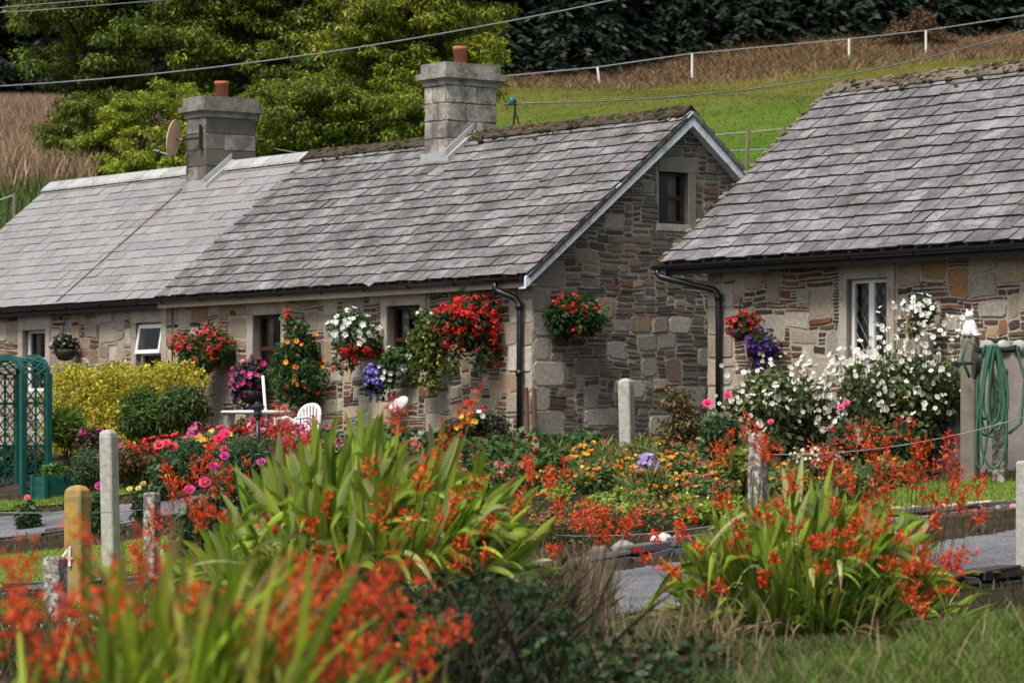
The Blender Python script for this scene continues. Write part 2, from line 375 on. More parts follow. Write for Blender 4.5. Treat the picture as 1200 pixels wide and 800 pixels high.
def blobpts(clumps, n, shell=.45, g=rng):
    c = np.array([k[0] for k in clumps], float); r = np.array([k[1] if hasattr(k[1], '__len__') else (k[1],) * 3 for k in clumps], float)
    wt = (r[:, 0] * r[:, 1] * r[:, 2]) ** .67; k = g.choice(len(c), n, p=wt / wt.sum()); d = unit(n, g)
    R = (shell + (1 - shell) * g.random(n) ** .7)[:, None] * g.uniform(.88, 1.12, (n, 1))
    return c[k] + d * r[k] * R, nrm(d / r[k]), k
def foliage(clumps, n, L, W, cols, wts=None, shell=.45, g=rng, up=.25, jit=.25, hang=.2, minz=None):
    P, N, k = blobpts(clumps, n, shell, g)
    D = nrm(perp(N, g) + N * .5 + Z * (up - hang * g.random((n, 1)) * 2))
    Sd = nrm(np.cross(D, N + .7 * unit(n, g))); sz = g.uniform(.65, 1.3, n)
    tone = g.uniform(.8, 1.2, len(clumps))[k][:, None]
    V, F = leafq(P, D, Sd, L * sz, W * sz, .12)
    c = pal(cols, n, jit, wts, g) * tone
    return V, F, c
def blooms(P, N, size, cols, petals=5, g=rng, jit=.18, cup=.35, wts=None, eye=None):
    """small open flowers: petals round a centre, facing N"""
    n = len(P); a = perp(N, g); b = np.cross(N, a); out = []; cc = pal(cols, n, jit, wts, g); sz = g.uniform(.7, 1.15, n) * size * .88
    for k in range(petals):
        t = 2 * math.pi * k / petals; D = nrm(a * math.cos(t) + b * math.sin(t) + N * cup); Sd = np.cross(D, N); Sd = nrm(Sd)
        V, F = leafq(P, D, Sd, sz * .5, sz * .5); out.append((V, F, cc * g.uniform(.85, 1.1, (n, 1))))
    if eye is not None:
        D = a; V, F = leafq(P - a * (sz * .11)[:, None] + N * (sz * .16)[:, None], D, b, sz * .22, sz * .24); out.append((V, F, np.tile(A(*eye), (n, 1))))
    return join(out)
def heads(P, N, r, m, size, cols, g=rng, petals=4, jit=.2):
    """rounded flower heads of m florets each"""
    n = len(P); d = nrm(unit(n * m, g) + np.repeat(N, m, 0) * .8); rr = np.repeat(np.broadcast_to(r, (n,)), m)[:, None]
    return blooms(np.repeat(P, m, 0) + d * rr, d, size, np.array(cols), petals, g, jit)
def ribbons(P0, P1, P2, W, cols, nseg=6, prof=None, g=rng, face=None):
    """curved blades from P0 through the pull of P1 to P2"""
    n = len(P0); t = np.linspace(0, 1, nseg + 1); prof = np.interp(t, [0, .15, .55, .85, 1], [.55, .9, 1, .55, .03]) if prof is None else prof
    W = np.broadcast_to(np.asarray(W, float), (n,))
    cen = (P0[:, None] * ((1 - t) ** 2)[None, :, None] + 2 * P1[:, None] * (t * (1 - t))[None, :, None] + P2[:, None] * (t ** 2)[None, :, None])
    tan = nrm(np.gradient(cen, axis=1)); f = unit(n, g) if face is None else face
    sd = nrm(np.cross(tan, f[:, None, :])); hw = (W[:, None] * prof[None] / 2)[:, :, None]
    C = np.repeat(cols[:, None], nseg, 1)
    if nseg < 7:
        V = np.stack([cen - sd * hw, cen + sd * hw], 2).reshape(-1, 3); b = ((np.arange(n) * (nseg + 1) * 2)[:, None] + (np.arange(nseg) * 2)[None]).ravel()
        return V, np.stack([b, b + 1, b + 3, b + 2], 1), C.reshape(-1, 3)
    k = g.random(n) < .3; C[k, -1] = A(.24, .15, .06); k2 = k & (g.random(n) < .4); C[k2, -2] = A(.26, .2, .06)
    nm = np.cross(tan, sd); V = np.stack([cen - sd * hw, cen + nm * hw * .32, cen + sd * hw], 2).reshape(-1, 3)
    b = ((np.arange(n) * (nseg + 1) * 3)[:, None] + (np.arange(nseg) * 3)[None]).ravel()
    F = np.concatenate([np.stack([b, b + 1, b + 4, b + 3], 1), np.stack([b + 1, b + 2, b + 5, b + 4], 1)]); C = C.reshape(-1, 3)
    return V, F, np.concatenate([C, C * .88])
GREEN = [(.05, .105, .02), (.03, .075, .016), (.085, .15, .03)]
DKGREEN = [(.022, .055, .014), (.035, .08, .02), (.015, .04, .012)]
LIME = [(.15, .26, .02), (.1, .2, .02), (.22, .32, .04)]
RED = [(.62, .02, .012), (.5, .012, .012), (.7, .05, .025)]
WHITE = [(.82, .82, .78), (.75, .75, .72)]
MAG = [(.6, .03, .26), (.72, .08, .36), (.5, .02, .2)]
PURP = [(.13, .08, .42), (.2, .13, .5), (.08, .05, .3)]
CROC = [(.76, .085, .016), (.64, .045, .012), (.85, .16, .025), (.52, .025, .016)]

# ------------------------------------------------------------------ stone walls, slates, windows
FRONT = dict(granite=[(.44, .4, .33), (.4, .34, .27), (.5, .46, .4)], tan=[(.42, .31, .2), (.36, .25, .16), (.46, .36, .25)], slate=[(.11, .06, .045), (.15, .09, .065), (.19, .115, .075), (.08, .06, .05), (.24, .11, .06)])
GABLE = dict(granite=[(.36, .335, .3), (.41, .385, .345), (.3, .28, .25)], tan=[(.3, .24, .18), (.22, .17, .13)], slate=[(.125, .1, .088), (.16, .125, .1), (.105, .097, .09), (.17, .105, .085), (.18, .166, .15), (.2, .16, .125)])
def pack(free, style, g, fa=.05, fz=.04):
    nz, na = free.shape; out = []
    for zi in range(nz):
        for ai in range(na):
            if not free[zi, ai]: continue
            r = g.random()
            if r < style['pg']: wd, ht, kd = g.integers(5, 12), g.integers(5, 10), 'granite' if g.random() < .72 else 'tan'
            elif r < style['pg'] + style['pm']: wd, ht, kd = g.integers(3, 8), g.integers(2, 4), 'slate' if g.random() < .65 else 'tan'
            else: wd, ht, kd = g.integers(4, 12), 1 + (g.random() < .35), 'slate'
            wd = min(wd, na - ai); ht = min(ht, nz - zi)
            while wd > 1 and not free[zi, ai:ai + wd].all(): wd -= 1
            while ht > 1 and not free[zi:zi + ht, ai:ai + wd].all(): ht -= 1
            if kd != 'slate' and (ht < 3 or wd < 3): kd = 'slate'
            if wd < 4 and kd == 'slate': ht = min(ht, max(1, int(wd * .8)), 2)
            free[zi:zi + ht, ai:ai + wd] = False; out.append((ai * fa, (ai + wd) * fa, zi * fz, (zi + ht) * fz, kd))
    return out
def warp(a, z):
    return (a + .016 * math.sin(5.1 * z + 1.3 * a + 1) + .01 * math.sin(11 * z - 7 * a) + .006 * math.sin(23 * z + 17 * a),
            z + .018 * math.sin(4.3 * a + 1.7 * z) + .009 * math.sin(9.7 * a - 6 * z + 2) + .005 * math.sin(21 * a + 19 * z))
def stones(mb, rects, to3, pal_, g, gap=.009, cols=None, dep=(.003, .014), rnd=(.06, .2), wavy=False):
    """each stone a cushion-edged irregular block standing proud of the mortar; to3(a, z, out) gives the place"""
    for (a0, a1, z0, z1, kd) in rects:
        w_, h_ = a1 - a0, z1 - z0; gp = min(gap * g.uniform(.4, 1.5), w_ * .2, h_ * .2); a0 += gp; a1 -= gp; z0 += gp; z1 -= gp; w_ -= 2 * gp; h_ -= 2 * gp
        c = min(w_, h_) * g.uniform(*rnd, 4)
        pts = [(a0 + c[0], z0), ((a0 + a1) / 2, z0), (a1 - c[1], z0), (a1, z0 + c[1]), (a1, (z0 + z1) / 2), (a1, z1 - c[2]), (a1 - c[2], z1), ((a0 + a1) / 2, z1), (a0 + c[3], z1), (a0, z1 - c[3]), (a0, (z0 + z1) / 2), (a0, z0 + c[0])]
        j = min(.012, h_ * .12); pts = [(a + g.uniform(-j, j), z + g.uniform(-j, j)) for a, z in pts]
        if wavy: pts = [warp(a, z) for a, z in pts]
        ca, cz = sum(q[0] for q in pts) / 12, sum(q[1] for q in pts) / 12; d = g.uniform(*dep); ins = min(.012, h_ * .2)
        sa, sz = max(1 - 2 * ins / w_, .4), max(1 - 2 * ins / h_, .4); ta, tz = g.uniform(-.006, .006, 2)
        o = [to3(a, z, -.012) for a, z in pts]
        i_ = [to3(ca + (a - ca) * sa, cz + (z - cz) * sz, d + ta * (a - ca) / w_ + tz * (z - cz) / h_) for a, z in pts]
        col = A(*pal_[kd][g.integers(len(pal_[kd]))]) * g.uniform(.78, 1.2)
        n = len(pts); mb.add(o + i_, [(k, (k + 1) % n, n + (k + 1) % n, n + k) for k in range(n)] + [tuple(range(n, 2 * n))], tuple(col))
def roof_front(name, parent, x0, x1, ze, ov, h, tanp, mat, g, thick=.02, gauge=.235, wr=(.27, .44), base=(.2, .185, .185), var=.2, slip=.01, smooth=False, edge=(.035, .032, .03)):
    """rows of single slates on the front slope, eaves at y=-ov, z=ze"""
    cs = 1 / math.sqrt(1 + tanp * tanp); sn = tanp * cs; Sl = h / cs; mb = MB()
    def pt(x, s, t): return (x, -ov + s * cs - t * sn, ze + s * sn + t * cs)
    rows = int(round(Sl / gauge)); gg = Sl / rows
    for r in range(rows):
        x = x0 - g.uniform(0, .2)
        while x < x1:
            w_ = g.uniform(*wr); a, b = max(x, x0), min(x + w_, x1); x += w_
            if b - a < .05: continue
            gp = g.uniform(.002, .006) + (0 if smooth else .004); a += gp; b -= gp; s0 = r * gg - .025 + g.normal() * slip * .6; s1 = min(r * gg + gg * 1.35, Sl + .01)
            t0 = thick * 1.9 + g.uniform(-.004, .006); t1 = thick * .55; th = thick * g.uniform(.8, 1.2); tl = g.normal() * .003; sl = g.normal() * slip * .4
            if not smooth and g.random() < .012: s0 -= g.uniform(.03, .08); sl += g.normal() * .02
            col = A(*base) * g.uniform(1 - var, 1 + var) * g.uniform(.97, 1.03, 3)
            ch = [g.uniform(0, .014) if not smooth else 0 for _ in range(3)]; m_ = a + (b - a) * g.uniform(.3, .7)
            P8 = [pt(a, s0 + sl + ch[0], t0 - th), pt(m_, s0 + ch[1], t0 - th), pt(b, s0 - sl + ch[2], t0 - th), pt(b, s1, t1 - th), pt(a, s1, t1 - th), pt(a, s0 + sl + ch[0], t0 + tl), pt(m_, s0 + ch[1], t0), pt(b, s0 - sl + ch[2], t0 - tl), pt(b, s1, t1), pt(a, s1, t1)]
            mb.add(P8, [(5, 6, 7, 8, 9)], tuple(col)); n_ = len(mb.v) - 10
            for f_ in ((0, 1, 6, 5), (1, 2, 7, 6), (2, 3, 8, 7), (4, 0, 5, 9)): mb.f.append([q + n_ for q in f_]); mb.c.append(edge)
    # the boarding under the slates, and the plain back slope
    dk = (.03, .027, .025); mb.hexa([pt(x0 + .01, -.01, -.05), pt(x1 - .01, -.01, -.05), pt(x1 - .01, Sl, -.05), pt(x0 + .01, Sl, -.05), pt(x0 + .01, -.01, -.02), pt(x1 - .01, -.01, -.02), pt(x1 - .01, Sl, -.02), pt(x0 + .01, Sl, -.02)], dk)
    yr = -ov + h; zr = ze + h * tanp
    def pb(x, s, t): return (x, yr + s * cs + t * sn, zr - s * sn + t * cs)
    for r in range(rows):
        s0, s1 = r * gg, (r + 1) * gg + .02
        mb.hexa([pb(x0, s1, -.04), pb(x1, s1, -.04), pb(x1, s0, -.05), pb(x0, s0, -.05), pb(x0, s1, .035), pb(x1, s1, .035), pb(x1, s0, .0), pb(x0, s0, .0)], tuple(A(*base) * g.uniform(.85, 1.1)))
    return mb.build(name, mat, parent)
def mossy_ridge(name, parent, x0, x1, yr, zr, g, amt=1.0, cols=((.09, .065, .03), (.05, .05, .02), (.13, .1, .05), (.04, .032, .02)), stone=(.07, .055, .04)):
    mb = MB(); x = x0
    while x < x1:
        b = min(x + g.uniform(.35, .5), x1); z = zr + g.uniform(0, .02)
        mb.prism([(yr - .16, z - .1), (yr - .15, z - .07), (yr, z + .05), (yr + .15, z - .07), (yr + .16, z - .1), (yr, z + .005)], x + .005, b, tuple(A(*stone) * g.uniform(.6, 1.1))); x = b
    o = mb.build(name, M_stone, parent)
    mm = MB()
    for _ in range(int((x1 - x0) * 75 * amt)):
        xx = g.uniform(x0, x1); t = g.normal() * .07; r = g.uniform(.015, .045)
        mm.ball((xx, yr + t * 1.3, zr + .05 - abs(t) * 1.0), (r * g.uniform(1, 2), r, r * .8), cols[g.integers(len(cols))], 7, 5, .25, g)
    tag(mm.build('moss', M_moss, o), kind='stuff'); return o
def wall_faces(mb, x0, x1, z0, z1, opens, y=0, dep=.17, col=(.4, .36, .3)):
    """front wall in mortar with real openings; opens: (xa, xb, za, zb)"""
    xs_ = sorted({x0, x1, *[o[0] for o in opens], *[o[1] for o in opens]})
    for a, b in zip(xs_, xs_[1:]):
        op = sorted([o for o in opens if o[0] < (a + b) / 2 < o[1]], key=lambda o: o[2]); zc = z0
        for o in op + [(0, 0, z1, z1)]:
            if o[2] > zc: mb.add([(a, y, zc), (b, y, zc), (b, y, o[2]), (a, y, o[2])], [(0, 1, 2, 3)], col)
            zc = o[3]
    for a, b, c, d in opens:
        mb.add([(a, y, c), (b, y, c), (b, y, d), (a, y, d), (a, y + dep, c), (b, y + dep, c), (b, y + dep, d), (a, y + dep, d)], [(0, 1, 5, 4), (1, 2, 6, 5), (2, 3, 7, 6), (3, 0, 4, 7)], col)
def window(parent, o, frame_mat, kind, rec=.1, name='window', curtain=0, xf=None):
    """a framed window in opening o=(xa,xb,za,zb) of the wall at y=0; xf maps (x,y,z) for the gable"""
    a, b, c, d = o; xf = xf or (lambda p: p); f = .05; y0, y1 = rec, rec + .06
    mb = MB()
    def bx(x0, x1, ya, yb, z0, z1, m_=None):
        P = [(x0, ya, z0), (x1, ya, z0), (x1, yb, z0), (x0, yb, z0), (x0, ya, z1), (x1, ya, z1), (x1, yb, z1), (x0, yb, z1)]
        (m_ or mb).hexa([xf(q) for q in P])
    for z0, z1 in ((c, c + f), (d - f, d)): bx(a, b, y0, y1, z0, z1)
    for x0, x1 in ((a, a + f), (b - f, b)): bx(x0, x1, y0, y1, c + f, d - f)
    zm = c + (d - c) * .52
    if kind in ('sash', 'vent'): bx(a + f, b - f, y0 + .004, y1 + .004, zm - .03, zm + .03)
    if kind == 'casement': bx((a + b) / 2 - .045, (a + b) / 2 + .045, y0 - .004, y1, c + f, d - f)
    w_ = mb.build(name, frame_mat, parent, bevel=.004)
    gm = MB(); gm.add([xf((a + f * .8, y0 + .035, c + f * .8)), xf((b - f * .8, y0 + .035, c + f * .8)), xf((b - f * .8, y0 + .035, d - f * .8)), xf((a + f * .8, y0 + .035, d - f * .8))], [(0, 1, 2, 3)])
    gm.build('pane', M_glass, w_)
    if kind == 'vent':     # top-hung light standing open
        s = MB(); zt = d - f * .6; zb = zm; o_ = .08
        def vp(x, t, e): return xf((x, y0 - .01 - o_ * t - e, zt + (zb - zt) * t))
        for x0, x1, t0, t1 in ((a + .02, a + .07, 0, 1), (b - .07, b - .02, 0, 1), (a + .07, b - .07, 0, .13), (a + .07, b - .07, .87, 1)):
            s.hexa([vp(x0, t1, 0), vp(x1, t1, 0), vp(x1, t1, .04), vp(x0, t1, .04), vp(x0, t0, 0), vp(x1, t0, 0), vp(x1, t0, .04), vp(x0, t0, .04)])
        so = s.build('open_light', frame_mat, w_)
        gp_ = MB(); gp_.add([vp(a + .07, .9, .02), vp(b - .07, .9, .02), vp(b - .07, .1, .02), vp(a + .07, .1, .02)], [(0, 1, 2, 3)]); gp_.build('pane', M_glass, w_)
    if kind == 'casement':
        l = MB()
        for xa, xb in ((a + f, (a + b) / 2 - .045), ((a + b) / 2 + .045, b - f)):
            wd, hh = xb - xa, d - c - 2 * f; nd = 2; st = wd / nd; hz = st * 1.5; zz = c + f - hz * nd
            while zz < d:
                for sg in (1, -1):
                    x0, x1 = (xa, xb) if sg > 0 else (xb, xa); z0_, z1_ = zz, zz + hz * nd
                    t0 = max(0, (c + f - z0_) / (z1_ - z0_)); t1 = min(1, (d - f - z0_) / (z1_ - z0_))
                    if t1 > t0: l.tube([xf((x0 + (x1 - x0) * t, y0 + .03, z0_ + (z1_ - z0_) * t)) for t in (t0, t1)], .006, 4)
                zz += hz
        l.build('leading', M_black, w_)
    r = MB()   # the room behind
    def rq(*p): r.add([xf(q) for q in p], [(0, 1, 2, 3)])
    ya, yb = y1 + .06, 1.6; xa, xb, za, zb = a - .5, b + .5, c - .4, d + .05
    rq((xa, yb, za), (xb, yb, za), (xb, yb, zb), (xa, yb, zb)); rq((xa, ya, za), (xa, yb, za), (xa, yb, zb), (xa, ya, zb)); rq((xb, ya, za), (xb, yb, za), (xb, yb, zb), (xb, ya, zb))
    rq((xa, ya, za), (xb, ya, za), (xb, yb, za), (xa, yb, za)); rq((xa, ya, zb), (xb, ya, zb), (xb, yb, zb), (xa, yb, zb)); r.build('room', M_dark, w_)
    if curtain:
        k = MB(); m_ = 14
        for q0, q1 in ((a, a + (b - a) * curtain), (b - (b - a) * curtain, b)):
            vs = []; 
            for t in range(m_ + 1):
                xx = q0 + (q1 - q0) * t / m_; yy = y1 + .1 + .02 * math.sin(t * 2.2); vs += [xf((xx, yy, c)), xf((xx, yy, d))]
            k.add(vs, [(2 * t, 2 * t + 2, 2 * t + 3, 2 * t + 1) for t in range(m_)])
        k.build('curtain', M_net, w_, True)
    return w_
def loc_of(P, C0): # world -> house coordinates
    d = P - C0; return A(-d.dot(u), d.dot(v_), P[2] - GZ)
H_, TANP, ZE, ZR = 2.916, (4.55 - 2.19) / 2.916, 2.19 - GZ, 4.55 - GZ
def rect_front(C0, fn, x0, y0, x1, y1):
    p, q = loc_of(fn(x0, y1), C0), loc_of(fn(x1, y0), C0)
    return [p[0], q[0], p[2], q[2]]

def cottage(name, label, C0, xl, xr, ov, opens, surrounds, roof_mat, seed, near_gable=None, quoins=(), thick=.02, smooth=False, fascia=None, roofx=None, base=(.232, .22, .224), pal_=FRONT, mort=(.46, .42, .35), pg=.24):
    g = np.random.default_rng(seed)
    root = thing(name, label, 'cottage', (C0[0], C0[1], GZ), -T)
    W = 2 * (H_ - ov); wt = ZE + ov * TANP - .05
    mb = MB(); wall_faces(mb, xl, xr, -.6, wt, [tuple(o) for o in opens], col=mort)
    if not near_gable:
        pts = [(0, -.6), (W, -.6), (W, wt), (W / 2, ZR - .06), (0, wt)]
        mb.add([(xr, y, z) for y, z in pts], [tuple(range(5))], mort)
    pts = [(0, -.6), (W, -.6), (W, wt), (W / 2, ZR - .06), (0, wt)]
    mb.add([(xl, y, z) for y, z in pts], [tuple(range(5))[::-1]], mort); mb.add([(xl, W, -.6), (xr, W, -.6), (xr, W, wt), (xl, W, wt)], [(3, 2, 1, 0)], mort)
    # rubble facing
    fa, fz = .05, .04; na, nz = int((xr - xl) / fa), int((wt + .1) / fz)
    aa, zz = np.meshgrid(xl + (np.arange(na) + .5) * fa, -.1 + (np.arange(nz) + .5) * fz); free = np.ones((nz, na), bool)
    for s in [tuple(o) for o in opens] + surrounds: free &= ~((aa > s[0] - .02) & (aa < s[1] + .02) & (zz > s[2] - .02) & (zz < s[3] + .02))
    big = []
    for xq, sg in quoins:        # dressed corner stones
        z = -.1; k = 0
        while z < wt - .02:
            h_ = min(g.uniform(.27, .36), wt - z); l_ = (.52, .3)[k % 2] * g.uniform(.9, 1.1); a0, a1 = (xq - l_, xq) if sg < 0 else (xq, xq + l_)
            big.append((a0, a1, z, z + h_, 'granite')); free &= ~((aa > a0) & (aa < a1)  & (zz > z) & (zz < z + h_)); z += h_; k += 1
    rects = [(a + xl, b + xl, c - .1, d - .1, k) for a, b, c, d, k in pack(free, dict(pg=pg, pm=.25), g)]
    stones(mb, rects, lambda a, z, o: (a, -o, z), pal_, g, wavy=True, dep=(.005, .018))
    stones(mb, big, lambda a, z, o: (a, -o, z), pal_, g, gap=.005, dep=(.012, .018), rnd=(.04, .1))
    wall = mb.build('wall', M_rubble, root)
    sm = MB()
    for a, b, c, d in surrounds:
        sm.box(a, b, -.022, .1, c, d, tuple(A(.45, .4, .34) * g.uniform(.9, 1.08)))
    if surrounds: split_loose(sm.build('window_surround', M_granite, root, bevel=.006))
    rx = roofx or (xl, xr)
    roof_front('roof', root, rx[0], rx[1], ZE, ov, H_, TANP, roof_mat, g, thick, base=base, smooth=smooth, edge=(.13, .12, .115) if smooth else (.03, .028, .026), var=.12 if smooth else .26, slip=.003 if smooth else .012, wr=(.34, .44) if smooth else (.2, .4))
    return root, wall, W, wt, g

def surround(o, lint=.2, jamb=.15, sill=.1):
    a, b, c, d = o
    return [(a - jamb, b + jamb, d, d + lint), (a - jamb, a, c, d), (b, b + jamb, c, d), (a - jamb, b + jamb, c - sill, c)]
def gutter(root, x0, x1, ov, mat=None, brackets=True):
    m_ = MB(); y = -ov - .055; z = ZE - .035; n = 9
    prof = [(y + .06 * math.cos(math.pi + math.pi * k / (n - 1)), z + .06 * math.sin(math.pi + math.pi * k / (n - 1))) for k in range(n)]
    m_.prism(prof + [(y + .05, z), (y - .05, z)], x0, x1)
    o = m_.build('gutter', mat or M_pipe, root); b = MB(); x = x0 + .3
    while x < x1: b.tube([(x, y - .062 * math.cos(k), z - .062 * math.sin(k)) for k in np.linspace(0, math.pi, 8)], .012, 6); x += 1.1
    split_loose(b.build('gutter_bracket', mat or M_pipe, o))
def pipe(root, pts, r=.04, name='downpipe', joints=()):
    o = MB().tube(pts, r, 10).build(name, M_pipe, root, True); j = MB()
    for p_ in joints: j.tube([(p_[0], p_[1], p_[2] - .04), (p_[0], p_[1], p_[2] + .04)], r * 1.28, 10)
    if joints: split_loose(j.build('pipe_collar', M_pipe, o, True))
def chimney(root, xc, wx, wy, z0, z1, zcap, yr, g, pot_h, pot_r, cols, pot_dx=0):
    c = MB(); bs = z0
    rows = 4; hh = (z1 - z0) / rows
    c.box(xc - wx / 2 + .004, xc + wx / 2 - .004, yr - wy / 2 + .004, yr + wy / 2 - .004, z0 - .4, z1, (.16, .15, .13))
    for sd_ in range(3):
        L_ = wx if sd_ == 0 else wy
        for r in range(rows):
            cut = [0, L_ * (.38 if (r + sd_) % 2 else .6), L_] if g.random() < .75 else [0, L_]
            for a, b in zip(cut, cut[1:]):
                if sd_ == 0: f = lambda a_, z_, o: (xc - wx / 2 + a_, yr - wy / 2 - o, z_)
                elif sd_ == 1: f = lambda a_, z_, o: (xc + wx / 2 + o, yr - wy / 2 + a_, z_)
                else: f = lambda a_, z_, o: (xc - wx / 2 - o, yr + wy / 2 - a_, z_)
                stones(c, [(a, b, z0 + r * hh, z0 + (r + 1) * hh, 'k')], f, dict(k=cols), g, .003, dep=(.006, .01), rnd=(.02, .06))
    st = [(z1, z1 + .07, .03), (z1 + .07, z1 + .1, .06), (z1 + .1, z1 + .19, .1), (z1 + .19, zcap, .045)]
    for a, b, e in st: c.box(xc - wx / 2 - e, xc + wx / 2 + e, yr - wy / 2 - e, yr + wy / 2 + e, a, b, tuple(A(*cols[0]) * g.uniform(.75, 1.05)))
    o = c.build('chimney', M_chim, root, bevel=.012)
    MB().lathe([(pot_r, 0), (pot_r * 1.02, pot_h * .8), (pot_r * 1.12, pot_h * .82), (pot_r * 1.12, pot_h), (pot_r * .85, pot_h), (pot_r * .8, pot_h * .4)], (xc + pot_dx, yr, zcap - .01), 18).build('chimney_pot', M_terra, o, True)
    fl = MB(); cs = 1 / math.sqrt(1 + TANP ** 2)     # stepped lead along the slope and apron
    yf = yr - wy / 2; zf = ZR - wy / 2 * TANP
    for k, (e0, e1) in enumerate(((0, .03), (.035, .1))):
        fl.hexa([(xc + wx / 2 + .012 + e0, yf - .06, zf - .03), (xc + wx / 2 + .012 + e1, yf - .06, zf - .03), (xc + wx / 2 + .012 + e1, yr, ZR + .02), (xc + wx / 2 + .012 + e0, yr, ZR + .02),
                 (xc + wx / 2 + .012 + e0, yf - .06, zf + .16 - k * .1), (xc + wx / 2 + .012 + e1, yf - .06, zf + .16 - k * .1), (xc + wx / 2 + .012 + e1, yr, ZR + .2 - k * .1), (xc + wx / 2 + .012 + e0, yr, ZR + .2 - k * .1)])
    fl.box(xc - wx / 2 - .05, xc + wx / 2 + .06, yf - .05, yf - .018, zf - .05, zf + .14)
    fl.build('flashing', M_lead, o); return o
YR = H_ - .2
# --- middle cottage
UB = 9.55                                # party line, metres left of the corner
o1 = rect_front(CM, front, 297, 368, 330, 425); o2 = rect_front(CM, front, 454, 357, 493, 408)
o1[2] = o1[3] - 1.05; o2[2] = o2[3] - 1.0
M_root, M_wall, WM, wtM, gM = cottage('stone_cottage', 'middle stone cottage with white bargeboards, dark weathered slates and red flower baskets along its front', CM, -UB + .15, 0, .2, [o1, o2],
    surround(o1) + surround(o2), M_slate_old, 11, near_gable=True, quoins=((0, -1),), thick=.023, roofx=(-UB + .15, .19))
# gable end of rubble, with its attic window
p, q_ = loc_of(gable(772, 262), CM), loc_of(gable(806, 203), CM); og = (p[1], q_[1], p[2], q_[2])
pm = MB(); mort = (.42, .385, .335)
def top(y): return min(ZE + (y + .2) * TANP, ZE + (WM - y + .2) * TANP) - .06
for a, b, segs in ((0, og[0], None), (og[1], WM, None), (og[0], og[1], 1)):
    mids = [a] + ([WM / 2] if a < WM / 2 < b else []) + [b]
    for s0, s1 in zip(mids, mids[1:]):
        if segs is None: pm.add([(0, s0, -.6), (0, s1, -.6), (0, s1, top(s1)), (0, s0, top(s0))], [(0, 1, 2, 3)], mort)
        else:
            pm.add([(0, s0, -.6), (0, s1, -.6), (0, s1, og[2]), (0, s0, og[2])], [(0, 1, 2, 3)], mort); pm.add([(0, s0, og[3]), (0, s1, og[3]), (0, s1, top(s1)), (0, s0, top(s0))], [(0, 1, 2, 3)], mort)
a, b, c, d = og; dp = -.17
pm.add([(0, a, c), (0, b, c), (0, b, d), (0, a, d), (dp, a, c), (dp, b, c), (dp, b, d), (dp, a, d)], [(0, 1, 5, 4), (1, 2, 6, 5), (2, 3, 7, 6), (3, 0, 4, 7)], mort)
fa, fz = .05, .04; na, nz = int(WM / fa), int((ZR + .1) / fz)
aa, zz = np.meshgrid((np.arange(na) + .5) * fa, -.1 + (np.arange(nz) + .5) * fz)
free = zz + fz / 2 < np.minimum(ZE + (aa + .2) * TANP, ZE + (WM - aa + .2) * TANP) - .08
gs = [(a - .02, b + .16, d, d + .2), (a - .05, b + .14, c - .1, c), (b, b + .14, c, d)]
for s in [og] + gs: free &= ~((aa > s[0] - .02) & (aa < s[1] + .02) & (zz > s[2] - .02) & (zz < s[3] + .02))
big = []; z = -.1; k = 0
while z < ZE + .1:
    h_ = gM.uniform(.27, .36); l_ = (.3, .55)[k % 2]; big.append((0, l_, z, z + h_, 'granite')); free &= ~((aa < l_) & (zz > z) & (zz < z + h_)); z += h_; k += 1
for (cx_, cz_, w_, h_) in ((1.25, 1.97, .36, .3), (1.9, 1.75, .38, .26), (2.05, 1.15, .3, .28), (2.6, 1.75, .4, .24), (1.7, .85, .55, .28), (2.75, .75, .6, .3), (1.2, .45, .6, .26), (2.35, .35, .6, .3), (.95, 1.15, .45, .24), (3.2, 1.3, .5, .28)):
    r_ = (cx_ - w_ / 2, cx_ + w_ / 2, cz_ - h_ / 2, cz_ + h_ / 2)
    if free[(aa > r_[0]) & (aa < r_[1]) & (zz > r_[2]) & (zz < r_[3])].all():
        big.append((*r_, 'tan' if cx_ in (1.25, 1.9) else 'granite')); free &= ~((aa > r_[0]) & (aa < r_[1]) & (zz > r_[2]) & (zz < r_[3]))
rects = [(a_, b_, c_ - .1, d_ - .1, k_) for a_, b_, c_, d_, k_ in pack(free, dict(pg=.045, pm=.62), gM)]
f3 = lambda a_, z_, o: (o, a_, z_)
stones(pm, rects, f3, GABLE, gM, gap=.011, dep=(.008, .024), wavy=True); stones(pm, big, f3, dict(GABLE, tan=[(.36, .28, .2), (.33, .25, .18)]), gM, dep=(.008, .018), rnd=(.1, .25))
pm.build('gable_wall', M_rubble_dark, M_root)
sm = MB()
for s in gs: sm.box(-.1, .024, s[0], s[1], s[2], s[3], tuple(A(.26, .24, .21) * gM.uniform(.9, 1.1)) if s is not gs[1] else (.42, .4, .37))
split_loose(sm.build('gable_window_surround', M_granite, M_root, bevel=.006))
window(M_root, og, M_brown, 'sash', .09, 'gable_window', .3, xf=lambda p: (-p[1], p[0], p[2]))
window(M_root, o1, M_brown, 'sash', .1, curtain=.22); window(M_root, o2, M_brown, 'sash', .1, curtain=.22)
mossy_ridge('ridge', M_root, -UB + .15, .12, YR, ZR + .03, gM)
cs = 1 / math.sqrt(1 + TANP ** 2)
